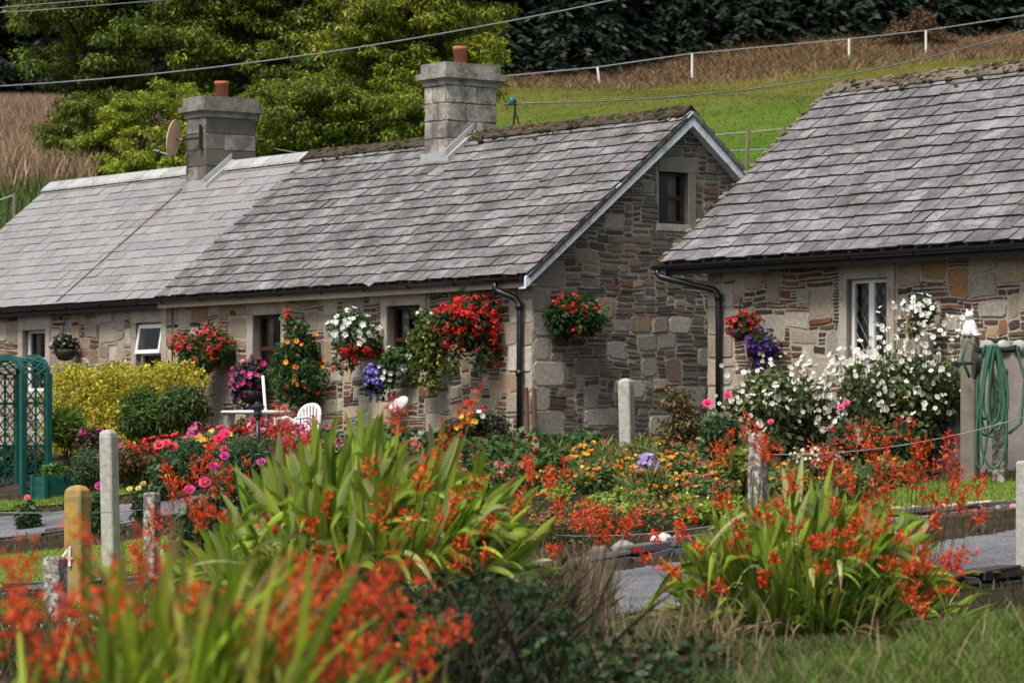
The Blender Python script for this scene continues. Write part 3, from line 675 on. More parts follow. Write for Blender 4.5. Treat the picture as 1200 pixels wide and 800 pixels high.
for sg in (1, -1):        # white bargeboards
    mb = MB(); yy = lambda y: y if sg > 0 else WM - y
    P4 = [(yy(-.24), ZE - .19), (yy(WM / 2), ZR - .2), (yy(WM / 2), ZR + .0), (yy(-.24), ZE - .035)]
    mb.prism(P4 if sg > 0 else P4[::-1], .13 + (.002 if sg < 0 else 0), .165)
    mb.prism([(y_, z_ + dz) for (y_, z_), dz in zip(P4, (.0, .0, -.2, -.15))] if sg > 0 else [(y_, z_ + dz) for (y_, z_), dz in zip(P4, (.0, .0, -.2, -.15))][::-1], .0, .13)
    mb.build('bargeboard', M_barge, M_root, bevel=.004)
mb = MB(); mb.box(-UB + .15, .13, -.17, -.15, ZE - .17, ZE - .02); mb.build('fascia', M_cream, M_root); MB().box(-UB + .15, .1, -.149, .0, ZE - .14, ZE - .12).build('soffit', M_cream, M_root)
gutter(M_root, -UB + .15, .1, .2)
pd = loc_of(front(608, 400, .1), CM); px_ = pd[0]; p0 = loc_of(front(580, 327, .26), CM)[0]
pipe(M_root, [(p0, -.255, ZE - .09), (p0, -.255, ZE - .16), (p0 + .04, -.24, ZE - .21), (px_ - .07, -.11, ZE - .3), (px_, -.09, ZE - .38), (px_, -.09, 1.4), (px_, -.09, .05)], .042, joints=((px_, -.09, ZE - .42), (px_, -.09, 1.05)))
def ridge_x(px, C0=CM): return loc_of(on_plane(px, 150, C0 + v_ * YR, v_), C0)[0]
def zr_at(px, py): return on_plane(px, py, CM + v_ * YR, v_)[2] - GZ
xc = ridge_x(540); chim2 = chimney(M_root, xc, .56, .95, ZR - .3, zr_at(540, 103), zr_at(540, 77), YR, gM, .3, .1, [(.46, .44, .39), (.4, .38, .34), (.52, .5, .44)], -.02)
# --- left cottage
XL = -17.85
w1 = rect_front(CM, front, 27, 386, 54, 440); w2 = rect_front(CM, front, 160, 377, 190, 430)
w1[2] = w1[3] - 1.02; w2[2] = w2[3] - 1.02
L_root, L_wall, WL, wtL, gL = cottage('stone_cottage', 'left stone cottage with smooth pale slates, white windows and a satellite dish on its chimney', CM, XL + .15, -UB + .15, .2, [w1, w2],
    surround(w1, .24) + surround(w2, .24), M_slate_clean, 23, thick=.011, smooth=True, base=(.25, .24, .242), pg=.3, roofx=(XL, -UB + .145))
window(L_root, w1, M_white, 'sash', .1, curtain=.2); window(L_root, w2, M_white, 'vent', .08, curtain=0)
mb = MB(); x = XL
while x < -UB + .1:
    b = min(x + .46, -UB + .14); mb.prism([(YR - .2, ZR - .1), (YR - .19, ZR - .06), (YR, ZR + .085), (YR + .19, ZR - .06), (YR + .2, ZR - .1), (YR, ZR + .05)], x, b - .012, tuple(A(.42, .43, .43) * gL.uniform(.85, 1.1))); x = b
mb.build('ridge', M_granite, L_root)
MB().box(XL, -UB + .14, -.17, -.15, ZE - .17, ZE - .02).build('fascia', M_black, L_root)
gutter(L_root, XL, -UB + .13, .2)
xc1 = ridge_x(259); z1, zc = zr_at(259, 140), zr_at(259, 116)
chim1 = chimney(L_root, xc1, .6, 1.0, ZR - .3, z1, zc, YR, gL, .3, .11, [(.36, .34, .3), (.2, .18, .155), (.42, .4, .35), (.14, .13, .115)], .02)
# valley line of pale mortar where an old roof meets the newer slates
jm = MB(); xj = loc_of(on_plane(88, 350, CM - v_ * .1, v_), CM)[0]; xj = xc1 - .45
cs_ = 1 / math.sqrt(1 + TANP ** 2)
jm.hexa([(xj, -.2, ZE + .032), (xj + .03, -.2, ZE + .032), (xj + .03, YR, ZR + .032), (xj, YR, ZR + .032), (xj, -.2, ZE + .038), (xj + .03, -.2, ZE + .038), (xj + .03, YR, ZR + .038), (xj, YR, ZR + .038)])
jm.build('roof_joint', M_rust, L_root)
pipe(L_root, [(-UB + .35, -.03, ZE - .12), (-UB + .35, -.03, .3)], .009, 'cable')
# --- right-hand cottage
RX = 11.5
wr_ = rect_front(CR, front_r, 993, 325, 1040, 408); wr_[2] = wr_[3] - 1.05
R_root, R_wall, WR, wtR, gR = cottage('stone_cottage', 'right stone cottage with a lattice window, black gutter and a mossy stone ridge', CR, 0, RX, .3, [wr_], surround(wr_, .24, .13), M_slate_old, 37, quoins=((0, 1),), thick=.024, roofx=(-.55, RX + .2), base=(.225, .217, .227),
    pal_=dict(FRONT, tan=[(.44, .3, .17), (.4, .26, .13), (.46, .36, .25), (.36, .2, .1)]), mort=(.46, .42, .35), pg=.24)
window(R_root, wr_, M_white, 'casement', .07, curtain=.5)
mossy_ridge('ridge', R_root, -.55, RX + .2, H_ - .3, ZR + .03, gR, 1.1, ((.13, .1, .06), (.06, .055, .03), (.24, .2, .15), (.08, .05, .03)), (.17, .145, .11))
mb = MB(); 
for r in range(26):       # rough mortar fillet and moss up the open verge
    s = (r + gR.uniform(-.3, .3)) / 26; mb.ball((-.56, -.3 + s * H_, ZE + s * H_ * TANP + .03), (.05, .06, .035), (.25, .23, .2) if gR.random() < .8 else (.13, .08, .03), 8, 5, .2, gR)
tag(mb.build('verge_fillet', M_moss, R_root), kind='stuff')
MB().box(-.5, RX, -.27, -.25, ZE - .16, ZE - .02).build('fascia', M_black, R_root); MB().box(-.5, RX, -.25, 0, ZE - .12, ZE - .1).build('soffit', M_black, R_root)
gutter(R_root, -.62, RX, .3)
pr = loc_of(front_r(842, 380, .08), CR)
pipe(R_root, [(-.55, -.36, ZE - .09), (-.55, -.36, ZE - .14), (-.5, -.34, ZE - .18), (pr[0] - .05, -.1, ZE - .36), (pr[0], -.08, ZE - .42), (pr[0], -.08, .2)], .04, joints=((pr[0], -.08, ZE - .45),))
# ------------------------------------------------------------------ trees and the hill
def limb(mb, a, b, r0, r1, g, n=5, wob=.06):
    a, b = A(*a), A(*b); L = np.linalg.norm(b - a); k = np.linspace(0, 1, n)
    pts = [a + (b - a) * t + (unit(1, g)[0] * wob * L * math.sin(math.pi * t) if 0 < t < 1 else 0) for t in k]
    mb.tube(pts, list(np.linspace(r0, r1, n)), 7)
def broadleaf(label, base, clumps, n, leaf, cols, wts, seed, group='broadleaf trees behind the cottages', stems=1):
    g = np.random.default_rng(seed); root = thing('broadleaf_tree', label, 'tree', base, 0, group); base = A(*base)
    cl = [(A(*c) - base, r) for c, r in clumps]; cen = np.mean([c for c, _ in cl], 0); tb = MB()
    for s in range(stems):
        o = A(g.uniform(-.5, .5) * (stems > 1), g.uniform(-.4, .4) * (stems > 1), 0); fork = A(cen[0] * .6 + o[0] * 2, cen[1] * .6, max(cen[2] * .55, .8))
        limb(tb, o + A(0, 0, -.3), fork, .2 / stems ** .5, .11 / stems ** .5, g)
        for c, r in cl[s::stems]: limb(tb, fork * .7 + o * .3, c, .06, .012, g)
    tb.build('trunk', M_bark, root, True)
    fl = []
    for c, r in cl:
        for _ in range(7): d_ = unit(1, g)[0] * r[0] * g.uniform(.3, 1.0); q = g.uniform(.32, .62) * r[0]; fl.append((c + d_, (q, q, q * .42)))
    V, F, C = foliage(fl, int(n * 2.8), leaf * .66, leaf * .24, cols, wts, .05, g, -.1, .3, .5)
    link('crown', npmesh('crown', V, F, C, M_leaf), root); return root
def crown(px0, px1, py0, py1, d, k, r, g, dd=1.6):
    out = []
    while len(out) < k:
        a, b = g.uniform(-1, 1, 2)
        if a * a + b * b > 1: continue
        rr = r * g.uniform(.7, 1.3); P = at((px0 + px1) / 2 + a * (px1 - px0) / 2, (py0 + py1) / 2 + b * (py1 - py0) / 2, d + g.uniform(-dd, dd)); out.append((P, (rr, rr, rr * .75)))
    return out
TREEC = [(.09, .15, .015), (.17, .21, .018), (.045, .085, .011), (.33, .32, .025)]
g = np.random.default_rng(5)
def gnd(px, d, dz=0): x = (px - 600) / FP * d; return A(x, d, Gf(x, d) + dz)
broadleaf('tall dark green tree at the far left, beside the pinkish hillside', gnd(120, 92), crown(28, 235, -190, 175, 92, 62, 1.0, g), 34000, .2, TREEC, (5, 3, 6, 1), 51)
broadleaf('spreading green tree rising behind the dished chimney', gnd(310, 90), crown(200, 430, -220, 180, 90, 72, 1.0, g), 40000, .2, TREEC, (5, 4, 4, 2), 52)
broadleaf('yellowing tree behind the plain chimney, rightmost of the broadleaf trees', gnd(480, 88), crown(400, 575, -160, 150, 88, 60, .85, g), 34000, .19, TREEC, (3, 5, 2, 5), 53)
broadleaf('bright yellow green bushy tree left of the dished chimney', gnd(175, 84), crown(105, 262, 110, 215, 84, 34, .55, g, .9), 15000, .15, [(.24, .3, .025), (.34, .36, .03), (.14, .2, .02)], (4, 3, 2), 54, stems=3)
broadleaf('low green tree between the two chimneys, seen over the pale ridge', gnd(400, 86), crown(290, 500, 90, 200, 86, 50, .7, g, 1), 24000, .17, TREEC, (5, 4, 3, 3), 55, stems=3)
broadleaf('small green tree at the left end of the smooth slate roof', gnd(85, 86), crown(40, 150, 120, 240, 86, 30, .55, g, .9), 12000, .16, TREEC, (5, 4, 3, 1), 56, stems=2)
protos = []
for s in range(3):
    g = np.random.default_rng(60 + s); root = thing('conifer', 'dark spruce in the wood along the top of the hill field', 'tree', (0, 0, 0), 0, 'dark spruces of the hilltop wood')
    hgt = (13, 15, 12)[s]; MB().tube([(0, 0, -.5), (0, 0, hgt * .6), (0, 0, hgt)], [.22, .12, .02], 7).build('trunk', M_bark, root, True)
    P0 = []; P1 = []; P2 = []; 
    for k in range(620):
        t = g.random() ** 1.25; z = .15 + t * (hgt - .3); R = (1 - t) * 2.6 * g.uniform(.7, 1.1) + .15; th = g.uniform(0, 6.28); d = A(math.cos(th), math.sin(th), 0)
        P0.append(Z * z); P1.append(Z * (z + .15) + d * R * .5); P2.append(Z * (z - .3 * R * g.uniform(.6, 1.2)) + d * R)
    P0, P1, P2 = map(np.array, (P0, P1, P2)); V = []; F = []; C = []
    parts = []
    for f in np.linspace(.25, 1, 8):
        Q = P0 * (1 - f) ** 2 + 2 * P1 * f * (1 - f) + P2 * f * f; D = nrm(P2 - P0)
        for sgn in (-1, 1):
            sd = nrm(np.cross(D, np.tile(Z, (len(D), 1)))) * sgn; dr = nrm(D * .7 + sd * .8 - Z * .35 + .3 * unit(len(D), g))
            v, ff = leafq(Q, dr, perp(dr, g), .42 * g.uniform(.7, 1.2, len(Q)), .16); parts.append((v, ff, pal([(.007, .02, .009), (.005, .014, .007), (.011, .026, .011)], len(Q), .3, None, g)))
    V, F, C = join(parts); link('crown', npmesh('crown', V, F, C, M_needle), root); protos.append(root)
g = np.random.default_rng(70); used = set()
for row, y0 in enumerate((133.2, 136.5, 140, 144)):
    x = -30 - row
    while x < 32:
        k = g.integers(3); o = protos[k] if k not in used else copy_tree(protos[k]); used.add(k)
        xx, yy = x + g.uniform(-.6, .6), y0 + g.uniform(-.7, .7) + .3 * np.clip(x, 0, 24); o.location = (xx, yy, Gf(xx, yy)); o.rotation_euler.z = g.uniform(0, 6.28); sc = g.uniform(.85, 1.15); o.scale = (sc, sc, sc); x += g.uniform(2.0, 2.8)
# rough growth on the hill
def tufts(name, X, Y, hgt, width, cols, n_seg=2, lean=.35, g=rng, mat=None, kind='stuff', wts=None, zoff=-.02):
    n = len(X); P0 = np.stack([X, Y, G(X, Y) + zoff], 1); h = hgt * g.uniform(.5, 1.25, n); d = unit(n, g); d[:, 2] = 0
    P1 = P0 + Z * h[:, None] * .6 + d * h[:, None] * lean * .3; P2 = P0 + Z * h[:, None] + d * h[:, None] * lean
    V, F, C = ribbons(P0, P1, P2, width * g.uniform(.7, 1.3, n), pal(cols, n, .25, wts, g), n_seg, np.array([1, .8, .05]) if n_seg == 2 else None, g)
    return tag(link(name, npmesh(name, V, F, C, mat or M_blade)), kind=kind)
g = np.random.default_rng(71)
n = 45000; Y = g.uniform(72, 131, n); X = g.uniform(-.2, .19, n) * Y; k = (X > -6); tufts('field_grass', X[k], Y[k], .07, .05, [(.1, .18, .02), (.13, .17, .025), (.14, .14, .035), (.17, .13, .05)], g=g)
n = 42000; X = g.uniform(-8, 30, n); Y = 130.6 - .1 * X + .55 * np.sin(X * 1.3) + g.normal(size=n) * 2.2 + np.abs(g.normal(size=n)) * 3; k = (Y < 138) & (g.random(n) < .25 + sst(126, 133, Y + .1 * X)); tufts('bracken', X[k], Y[k], .3, .035, [(.24, .14, .08), (.18, .11, .065), (.3, .2, .12), (.13, .12, .04)], lean=1.1, g=g, mat=M_dry)
n = 40000; Y = g.uniform(83, 130, n); X = (g.uniform(-60, 110, n) - 600) / FP * Y; tufts('willowherb', X, Y, .8, .03, [(.55, .38, .3), (.45, .38, .22), (.12, .16, .05), (.4, .17, .14), (.26, .15, .12), (.2, .13, .07), (.38, .22, .18), (.16, .15, .05)], lean=.45, g=g, mat=M_dry)
n = 6000; Y = g.uniform(66, 83, n); X = (g.uniform(-60, 90, n) - 600) / FP * Y; tufts('rough_grass', X, Y, .4, .05, [(.07, .14, .03), (.12, .16, .04)], g=g)
P = gnd(1075, 132.5); g = np.random.default_rng(72); rt = thing('gorse_bush', 'brown withered bush at the top of the field, in front of the dark wood', 'bush', P)
cl = [(at(px, py, 132.5) - P, r) for px, py, r in ((1055, 40, .55), (1078, 28, .6), (1095, 45, .5), (1068, 55, .5), (1110, 52, .4), (1045, 55, .35))]
V, F, C = foliage(cl, 5000, .2, .05, [(.12, .07, .035), (.17, .1, .055), (.08, .05, .025)], None, .2, g); link('foliage', npmesh('foliage', V, F, C, M_dry), rt)
st = MB(); [limb(st, (0, 0, -.2), c, .05, .012, g) for c, r in cl]; st.build('stem', M_bark, rt)

# ------------------------------------------------------------------ fences on the hill, overhead lines
def wire(name, label, pts, r, cat, mat=M_wire, sides=5):
    o = MB().tube(pts, r, sides).build(name, mat, None, True); return tag(o, label, cat)
def sag(a, b, s, n=14):
    return [a + (b - a) * t - Z * s * 4 * t * (1 - t) for t in np.linspace(0, 1, n)]
fr = thing('wire_fence', 'white posts and pale top wire running along the top of the field below the wood', 'fence', gnd(811, 130))
f0 = A(*fr.location); tops = []
for px, yt, yb in ((585, 90, 118), (700, 79, 96), (811, 63, 94), (995, 46, 79), (1085, 36, 70), (1230, 14, 52)):
    d = 130; tp_, bt = at(px, yt, d), at(px + (4 if px == 700 else 0), yb, d); bt[2] = min(bt[2], Gf(bt[0], d)) - .2; tops.append(tp_ - f0)
    MB().tube([bt - f0, tp_ - f0], .045, 6).build('post', M_white, fr)
MB().tube(tops, .017, 5).build('wire', M_wire, fr)
fr = thing('wire_fence', 'weathered stake fence with two wires in the field between the two roofs', 'fence', gnd(877, 88)); f0 = A(*fr.location)
tp2 = []
for px, yt in ((790, 160), (877, 152), (918, 148), (985, 145)):
    b_ = gnd(px - 3, 88); t_ = at(px, yt, 88); MB().tube([b_ - Z * .2 - f0, t_ - f0], .05, 6).build('post', M_timber, fr); tp2.append((t_ - f0, b_ - f0))
for f in (.93, .45): MB().tube([b_ + (t_ - b_) * f for t_, b_ in tp2], .018, 4).build('wire', M_wire, fr)
fr = thing('wire_fence', 'slack wire on thin stakes at the far left, beyond the end of the roof', 'fence', gnd(18, 78)); f0 = A(*fr.location); tp2 = []
for px, yt in ((-40, 245), (17, 226)):
    b_ = gnd(px, 78); t_ = at(px, yt, 78); MB().tube([b_ - Z * .2 - f0, t_ - f0], .045, 6).build('post', M_timber, fr); tp2.append((t_ - f0, b_ - f0))
for f in (.98, .5): MB().tube([b_ + (t_ - b_) * f for t_, b_ in tp2], .02, 4).build('wire', M_wire, fr)
wire('overhead_line', 'thick overhead cable crossing the trees from the far left to the top of the picture', sag(at(-60, 104, 62), at(820, -22, 52), .3), .013, 'cable', M_cable)
for k, (y0, y1) in enumerate(((13, 2), (18, 9))):
    wire('overhead_line', ('upper', 'lower')[k] + ' of two short thin cables in the top left corner', [at(-60, y0, 60), at(-20, y0 - 2, 60), at(49, y1 + 3, 60), at(260, y1 - 14, 60)], .009, 'cable', M_cable)
# insulators on the plain chimney, and the service cables they hold
br = on_plane(592, 140, CM - u * (xc + .3), u)
ib = thing('cable_bracket', 'green glass insulators on an iron bracket, fixed to the plain chimney above the field', 'bracket', br)
m_ = MB(); m_.tube([(-.02, 0, -.18), (.12, 0, -.2), (.16, 0, .3)], .018, 6); m_.tube([(-.02, 0, .22), (.2, 0, .24)], .018, 6); m_.tube([(.16, 0, .1), (.22, -.03, -.1), (.15, -.04, -.2)], .012, 6); m_.build('iron_bracket', M_black, ib)
M_insul = plain('green_glass', (.03, .2, .2), .15)
for dx, dz in ((.1, .27), (.08, -.16)):
    MB().lathe([(.02, -.06), (.06, -.04), (.045, 0), (.06, .03), (.02, .07)], (dx, 0, dz), 10).build('insulator', M_insul, ib, True)
wire('service_cable', 'sagging cable from the plain chimney to the upper right corner', sag(br + A(.2, 0, .24), at(1320, -8, 70), .55), .012, 'cable', M_cable)
ca = on_plane(493, 150, CM - u * (xc - .29), u); cb = on_plane(303, 173, CM - u * (xc1 + .32), u)
wire('service_cable', 'thin cable slung behind the ridge from chimney to chimney', sag(cb + v_ * .3, ca + v_ * .3 + Z * -.35, .12), .01, 'cable', M_cable)
# satellite dish
P = on_plane(206, 163, CM - u * (xc1 - .75) , u); P = on_plane(206, 163, CM + v_ * (YR - .75), v_)
ds = thing('satellite_dish', 'round sun bleached satellite dish on the left chimney', 'satellite dish', P, -T)
m_ = MB(); R0 = .3; vs = []; rr_ = (0.001, .1, .2, .27, R0)
ax = nrm(A(-.8, -.6, .15)); a_ = nrm(np.cross(ax, Z)); b_ = np.cross(ax, a_)
for sgn, off in ((0, 0), (1, -.02)):
    for r in rr_: vs += [a_ * r * math.cos(t) + b_ * r * 1.08 * math.sin(t) + ax * (r * r * .55 + off) for t in np.linspace(0, 2 * math.pi, 25)[:-1]]
nn = 24; fs = []
for L in (0, 5):
    for k in range(4): fs += [(24 * (L + k) + i, 24 * (L + k) + (i + 1) % nn, 24 * (L + k + 1) + (i + 1) % nn, 24 * (L + k + 1) + i) for i in range(nn)]
fs += [(24 * 4 + i, 24 * 4 + (i + 1) % nn, 24 * 9 + (i + 1) % nn, 24 * 9 + i) for i in range(nn)]
m_.add(vs, fs); m_.build('reflector', M_dish, ds, True)
m_ = MB(); m_.tube([ax * -.02, ax * -.12 , A(.45, .2, .0)], .02, 6); m_.tube([A(.45, .2, -.2), A(.45, .2, .22)], .03, 6); m_.build('mount', M_black, ds)
m_ = MB(); f_ = ax * .34 - b_ * 0 - Z * .25; m_.tube([-Z * .3 + ax * .03, f_], .014, 6); m_.tube([f_ - ax * .05, f_ + ax * .06], .035, 8); m_.build('feed_arm', M_black, ds)

# ------------------------------------------------------------------ plants
def lumps(c, rx, ry, rz, k, r, g):
    out = []
    while len(out) < k:
        d = g.uniform(-1, 1, 3)
        if d.dot(d) > 1: continue
        rr = r * g.uniform(.75, 1.25); out.append((A(*c) + d * A(max(rx - rr * .8, .01), max(ry - rr * .8, .01), max(rz - rr * .8, .01)), (rr, rr, rr * .85)))
    return out
def bloom_parts(nm, V, F, C, n, m, root, cap=100):
    """one object for each bloom, the rest together"""
    bid = (np.arange(len(F)) % (n * m)) // m; Q = V.reshape(-1, 4, 3); order = np.argsort(Q[:, :, 1].mean(1)[:n * m].reshape(n, m).mean(1))
    for b in order[:cap]:
        k = bid == b; v = Q[k].reshape(-1, 3); link(nm, npmesh(nm, v, np.arange(len(v)).reshape(-1, 4), C[k], M_petal), root)
    if n > cap:
        k = np.isin(bid, order[cap:]); v = Q[k].reshape(-1, 3); tag(link(nm, npmesh(nm, v, np.arange(len(v)).reshape(-1, 4), C[k], M_petal), root), kind='stuff')
def plant(name, label, cat, loc, clumps, nl, leaf, cols, flowers=(), group=None, seed=0, shell=.35, lw=.55, mat=None, stems=0, core=False, hang=.2, up=.25):
    """clumps relative to loc; flowers: (part, n, kind, size, colours, filter(a, b) or None, shell, extra)"""
    g = np.random.default_rng(seed); root = thing(name, label, cat, loc, 0, group)
    V, F, C = foliage(clumps, nl, leaf, leaf * lw, cols, None, shell, g, up, .25, hang)
    link('foliage', npmesh('foliage', V, F, C, mat or M_leaf), root)
    cs_ = np.array([c for c, _ in clumps]); ex = np.array([r if hasattr(r, '__len__') else (r,) * 3 for _, r in clumps]); lo, hi = (cs_ - ex).min(0), (cs_ + ex).max(0)
    if not flowers and not stems: stems = 4
    if stems:
        sm_ = MB(); [limb(sm_, (g.uniform(-.05, .05), g.uniform(-.05, .05), min(lo[2], 0) - .03), c, .012, .005, g, 4) for c, _ in clumps[:stems]]; sm_.build('stem', M_bark, root)
    for fl in flowers:
        nm, n, kind, size, fc, flt = fl[:6]; sh = fl[6] if len(fl) > 6 else 1.0
        P, N, _ = blobpts(clumps, n * 9, sh, g); P = P + N * size * .2
        a = (P[:, 0] - (lo[0] + hi[0]) / 2) / ((hi[0] - lo[0]) / 2); b = (P[:, 2] - (lo[2] + hi[2]) / 2) / ((hi[2] - lo[2]) / 2)
        k = (N[:, 1] < .35)
        if flt: k &= flt(a, b)
        k = np.nonzero(k)[0][:n]; P, N = P[k], nrm(N[k] + A(0, -.5, .15) + .35 * unit(len(k), g))
        if kind == 'head': V, F, C = heads(P, N, size * .5, 10, size * .55, fc, g)
        elif kind == 'daisy': V, F, C = blooms(P, N, size, fc, 8, g, eye=(.5, .3, .03))
        elif kind == 'eyed': V, F, C = blooms(P, N, size, fc, 5, g, eye=(.75, .7, .75))
        else: V, F, C = blooms(P, N, size, fc, 5, g)
        if cat == 'bedding plant' or nm in ('seed_head',): tag(link(nm, npmesh(nm, V, F, C, M_petal), root), kind='stuff')
        elif len(k): bloom_parts(nm, V, F, C, len(k), 10 if kind == 'head' else 1, root)
    return root
def basket(root, z, r, mat=None, hook=True):
    MB().lathe([(.01, -r), (r * .6, -r * .9), (r * .95, -r * .3), (r, 0), (r * .9, 0)], (0, 0, z), 14).build('basket', mat or M_timber, root, True)
    if hook:
        h = MB(); h.tube([(0, .32, z + r * 2.6), (0, 0, z + r * 2.7)], .01, 5)
        for t in (0, 2.1, 4.2): h.tube([(0, 0, z + r * 2.7), (r * .9 * math.cos(t), r * .9 * math.sin(t), z)], .005, 4)
        h.build('hanger', M_black, root)
def wplant(name, label, cat, box, fn, off, k, r, nl, leaf, cols, fl, seed, bk=None, depth=.8, bmat=None, extra=(), **kw):
    x0, y0, x1, y1 = box; c = fn((x0 + x1) / 2, (y0 + y1) / 2, off); s = c[1] / FP; g = np.random.default_rng(seed)
    rx, rz = (x1 - x0) / 2 * s, (y1 - y0) / 2 * s
    cl = lumps((0, 0, 0), rx, min(rx * depth, off * .9), rz, k, r, g)
    for _ in range(4): a_ = g.uniform(-.75, .75); cl.append((A(a_ * rx, -.05, -rz * g.uniform(.8, 1.25) * math.sqrt(1 - a_ * a_ * .6)), (r * .35, r * .3, r * .55)))
    for px, py, rr in extra: cl.append((fn(px, py, off) - c, (rr, rr * .8, rr)))
    p = plant(name, label, cat, c, cl, nl, leaf, cols, fl, None, seed, **kw)
    if bk: basket(p, bk[0], bk[1], bmat or M_bark)
    return p
R_ = RED; PINKR = [(.7, .06, .1), (.75, .12, .2), (.65, .03, .05)]
wplant('hanging_basket', 'red and pink flowered basket on the wall above the end of the yellow hedge', 'hanging basket', (204, 378, 283, 442), front, .3, 16, .2, 3600, .09, GREEN,
    [('red_bloom', 60, 'head', .1, R_, lambda a, b: (a < .75)), ('pink_bloom', 28, 'head', .1, PINKR, lambda a, b: (b > .1) & (a < .6))], 101, (-.1, .2), extra=((235, 432, .16), (210, 405, .15)))
wplant('flower_trough', 'bright pink and white petunias over trailing dark purple, on the wall beside the white table', 'wall planter', (270, 418, 318, 474), front, .3, 12, .18, 2200, .07, [(.03, .05, .03), (.03, .02, .05), (.05, .08, .025)],
    [('pink_bloom', 70, 'f', .12, MAG, lambda a, b: b > -.35), ('white_bloom', 10, 'f', .1, WHITE, lambda a, b: b > .2), ('purple_bloom', 120, 'f', .09, [(.05, .01, .1), (.03, .01, .07)], lambda a, b: b < -.1)], 102, (-.15, .2))
wplant('climbing_nasturtium', 'tall leafy pillar of climbing plant dotted with orange flowers, topped with red geraniums', 'climbing plant', (315, 378, 381, 472), front, .32, 30, .2, 6000, .085, [(.04, .085, .018), (.055, .11, .025), (.025, .06, .012)],
    [('orange_bloom', 62, 'f', .11, [(.75, .2, .02), (.7, .13, .02), (.8, .3, .03)], None), ('red_bloom', 9, 'head', .12, R_, lambda a, b: b > .8)], 103, None, extra=((340, 378, .14), (348, 388, .2), (348, 460, .25), (330, 440, .25), (366, 440, .25)))
wplant('hanging_basket', 'basket with a dome of white petunias above red geraniums, left of the brown window', 'hanging basket', (383, 360, 449, 428), front, .32, 18, .2, 3400, .08, GREEN,
    [('white_bloom', 150, 'f', .12, WHITE, lambda a, b: (b > -.1)), ('red_bloom', 46, 'head', .1, R_, lambda a, b: b < -.12)], 104, (-.1, .2))
wplant('hanging_basket', 'small basket of violet blue petunias hanging below the white and red basket', 'hanging basket', (419, 421, 461, 461), front, .42, 10, .14, 1200, .07, DKGREEN,
    [('violet_bloom', 130, 'eyed', .1, PURP, None)], 105, (-.05, .13))
wplant('window_box', 'low white petunias along the sill of the brown window next to the violet basket', 'window box', (440, 405, 490, 449), front, .25, 14, .13, 1900, .07, GREEN,
    [('white_bloom', 42, 'f', .12, WHITE, lambda a, b: (b < .1)), ('white_bloom', 8, 'f', .1, WHITE, lambda a, b: b > .3)], 106, None)
wplant('hanging_basket', 'trailing yellow green basket with small yellow flowers, between the brown window and the red flowers', 'hanging basket', (477, 362, 524, 440), front, .3, 18, .15, 3000, .075, [(.1, .14, .025), (.14, .18, .03), (.06, .1, .02)],
    [('yellow_bloom', 40, 'f', .075, [(.75, .5, .06), (.8, .62, .2)], None), ('white_bloom', 10, 'f', .09, WHITE, lambda a, b: b > .55)], 107, (.0, .17), extra=((505, 445, .12), (510, 455, .08), (525, 430, .14)))
wplant('hanging_basket', 'largest basket, a mass of scarlet trailing geraniums beside the downpipe', 'hanging basket', (501, 345, 602, 420), front, .38, 26, .2, 3200, .08, DKGREEN,
    [('red_bloom', 190, 'head', .105, [(.66, .015, .012), (.55, .012, .012), (.72, .03, .02)], None)], 108, (-.05, .2), extra=((560, 425, .14), (567, 415, .14), (543, 345, .1)))
# the same on the gable
c = gable(676, 374, .28); g = np.random.default_rng(9); s = c[1] / FP
plant('hanging_basket', 'round leafy basket with scattered red geraniums, alone on the shaded gable wall', 'hanging basket', c, lumps((0, 0, 0), 41 * s, .26, 34 * s, 26, .16, g), 3600, .085, [(.03, .085, .018), (.045, .11, .025), (.02, .06, .015)],
      [('red_bloom', 34, 'head', .1, RED, lambda a, b: (a > -2))], None, 109)
wplant('hanging_basket', 'basket of red petunias by the pipe on the right-hand cottage, joined by trailing dark purple', 'hanging basket', (846, 364, 892, 398), front_r, .3, 10, .13, 900, .06, DKGREEN,
    [('red_bloom', 75, 'f', .1, [(.6, .02, .03), (.5, .015, .05), (.66, .03, .02)], None)], 110, (-.05, .14))
wplant('hanging_basket', 'dark purple petunias trailing down the wall beside the red basket on the right-hand cottage', 'hanging basket', (874, 383, 915, 425), front_r, .3, 10, .12, 700, .06, DKGREEN,
    [('purple_bloom', 120, 'f', .1, [(.055, .015, .16), (.035, .012, .1), (.08, .03, .2)], None)], 111, None)
wplant('hanging_basket', 'basket of trailing white flowers high on the wall right of the lattice window', 'hanging basket', (1062, 340, 1098, 386), front_r, .35, 10, .12, 900, .07, GREEN,
    [('white_bloom', 80, 'f', .1, WHITE, None)], 112, (-.05, .13))
wplant('hanging_basket', 'small dark withered basket on the wall between the two white windows', 'hanging basket', (61, 396, 92, 411), front, .28, 6, .13, 500, .1, [(.03, .035, .025), (.05, .04, .03)],
    [('grey_bloom', 8, 'f', .08, [(.4, .38, .36)], lambda a, b: b > .1)], 113, (-.08, .19))
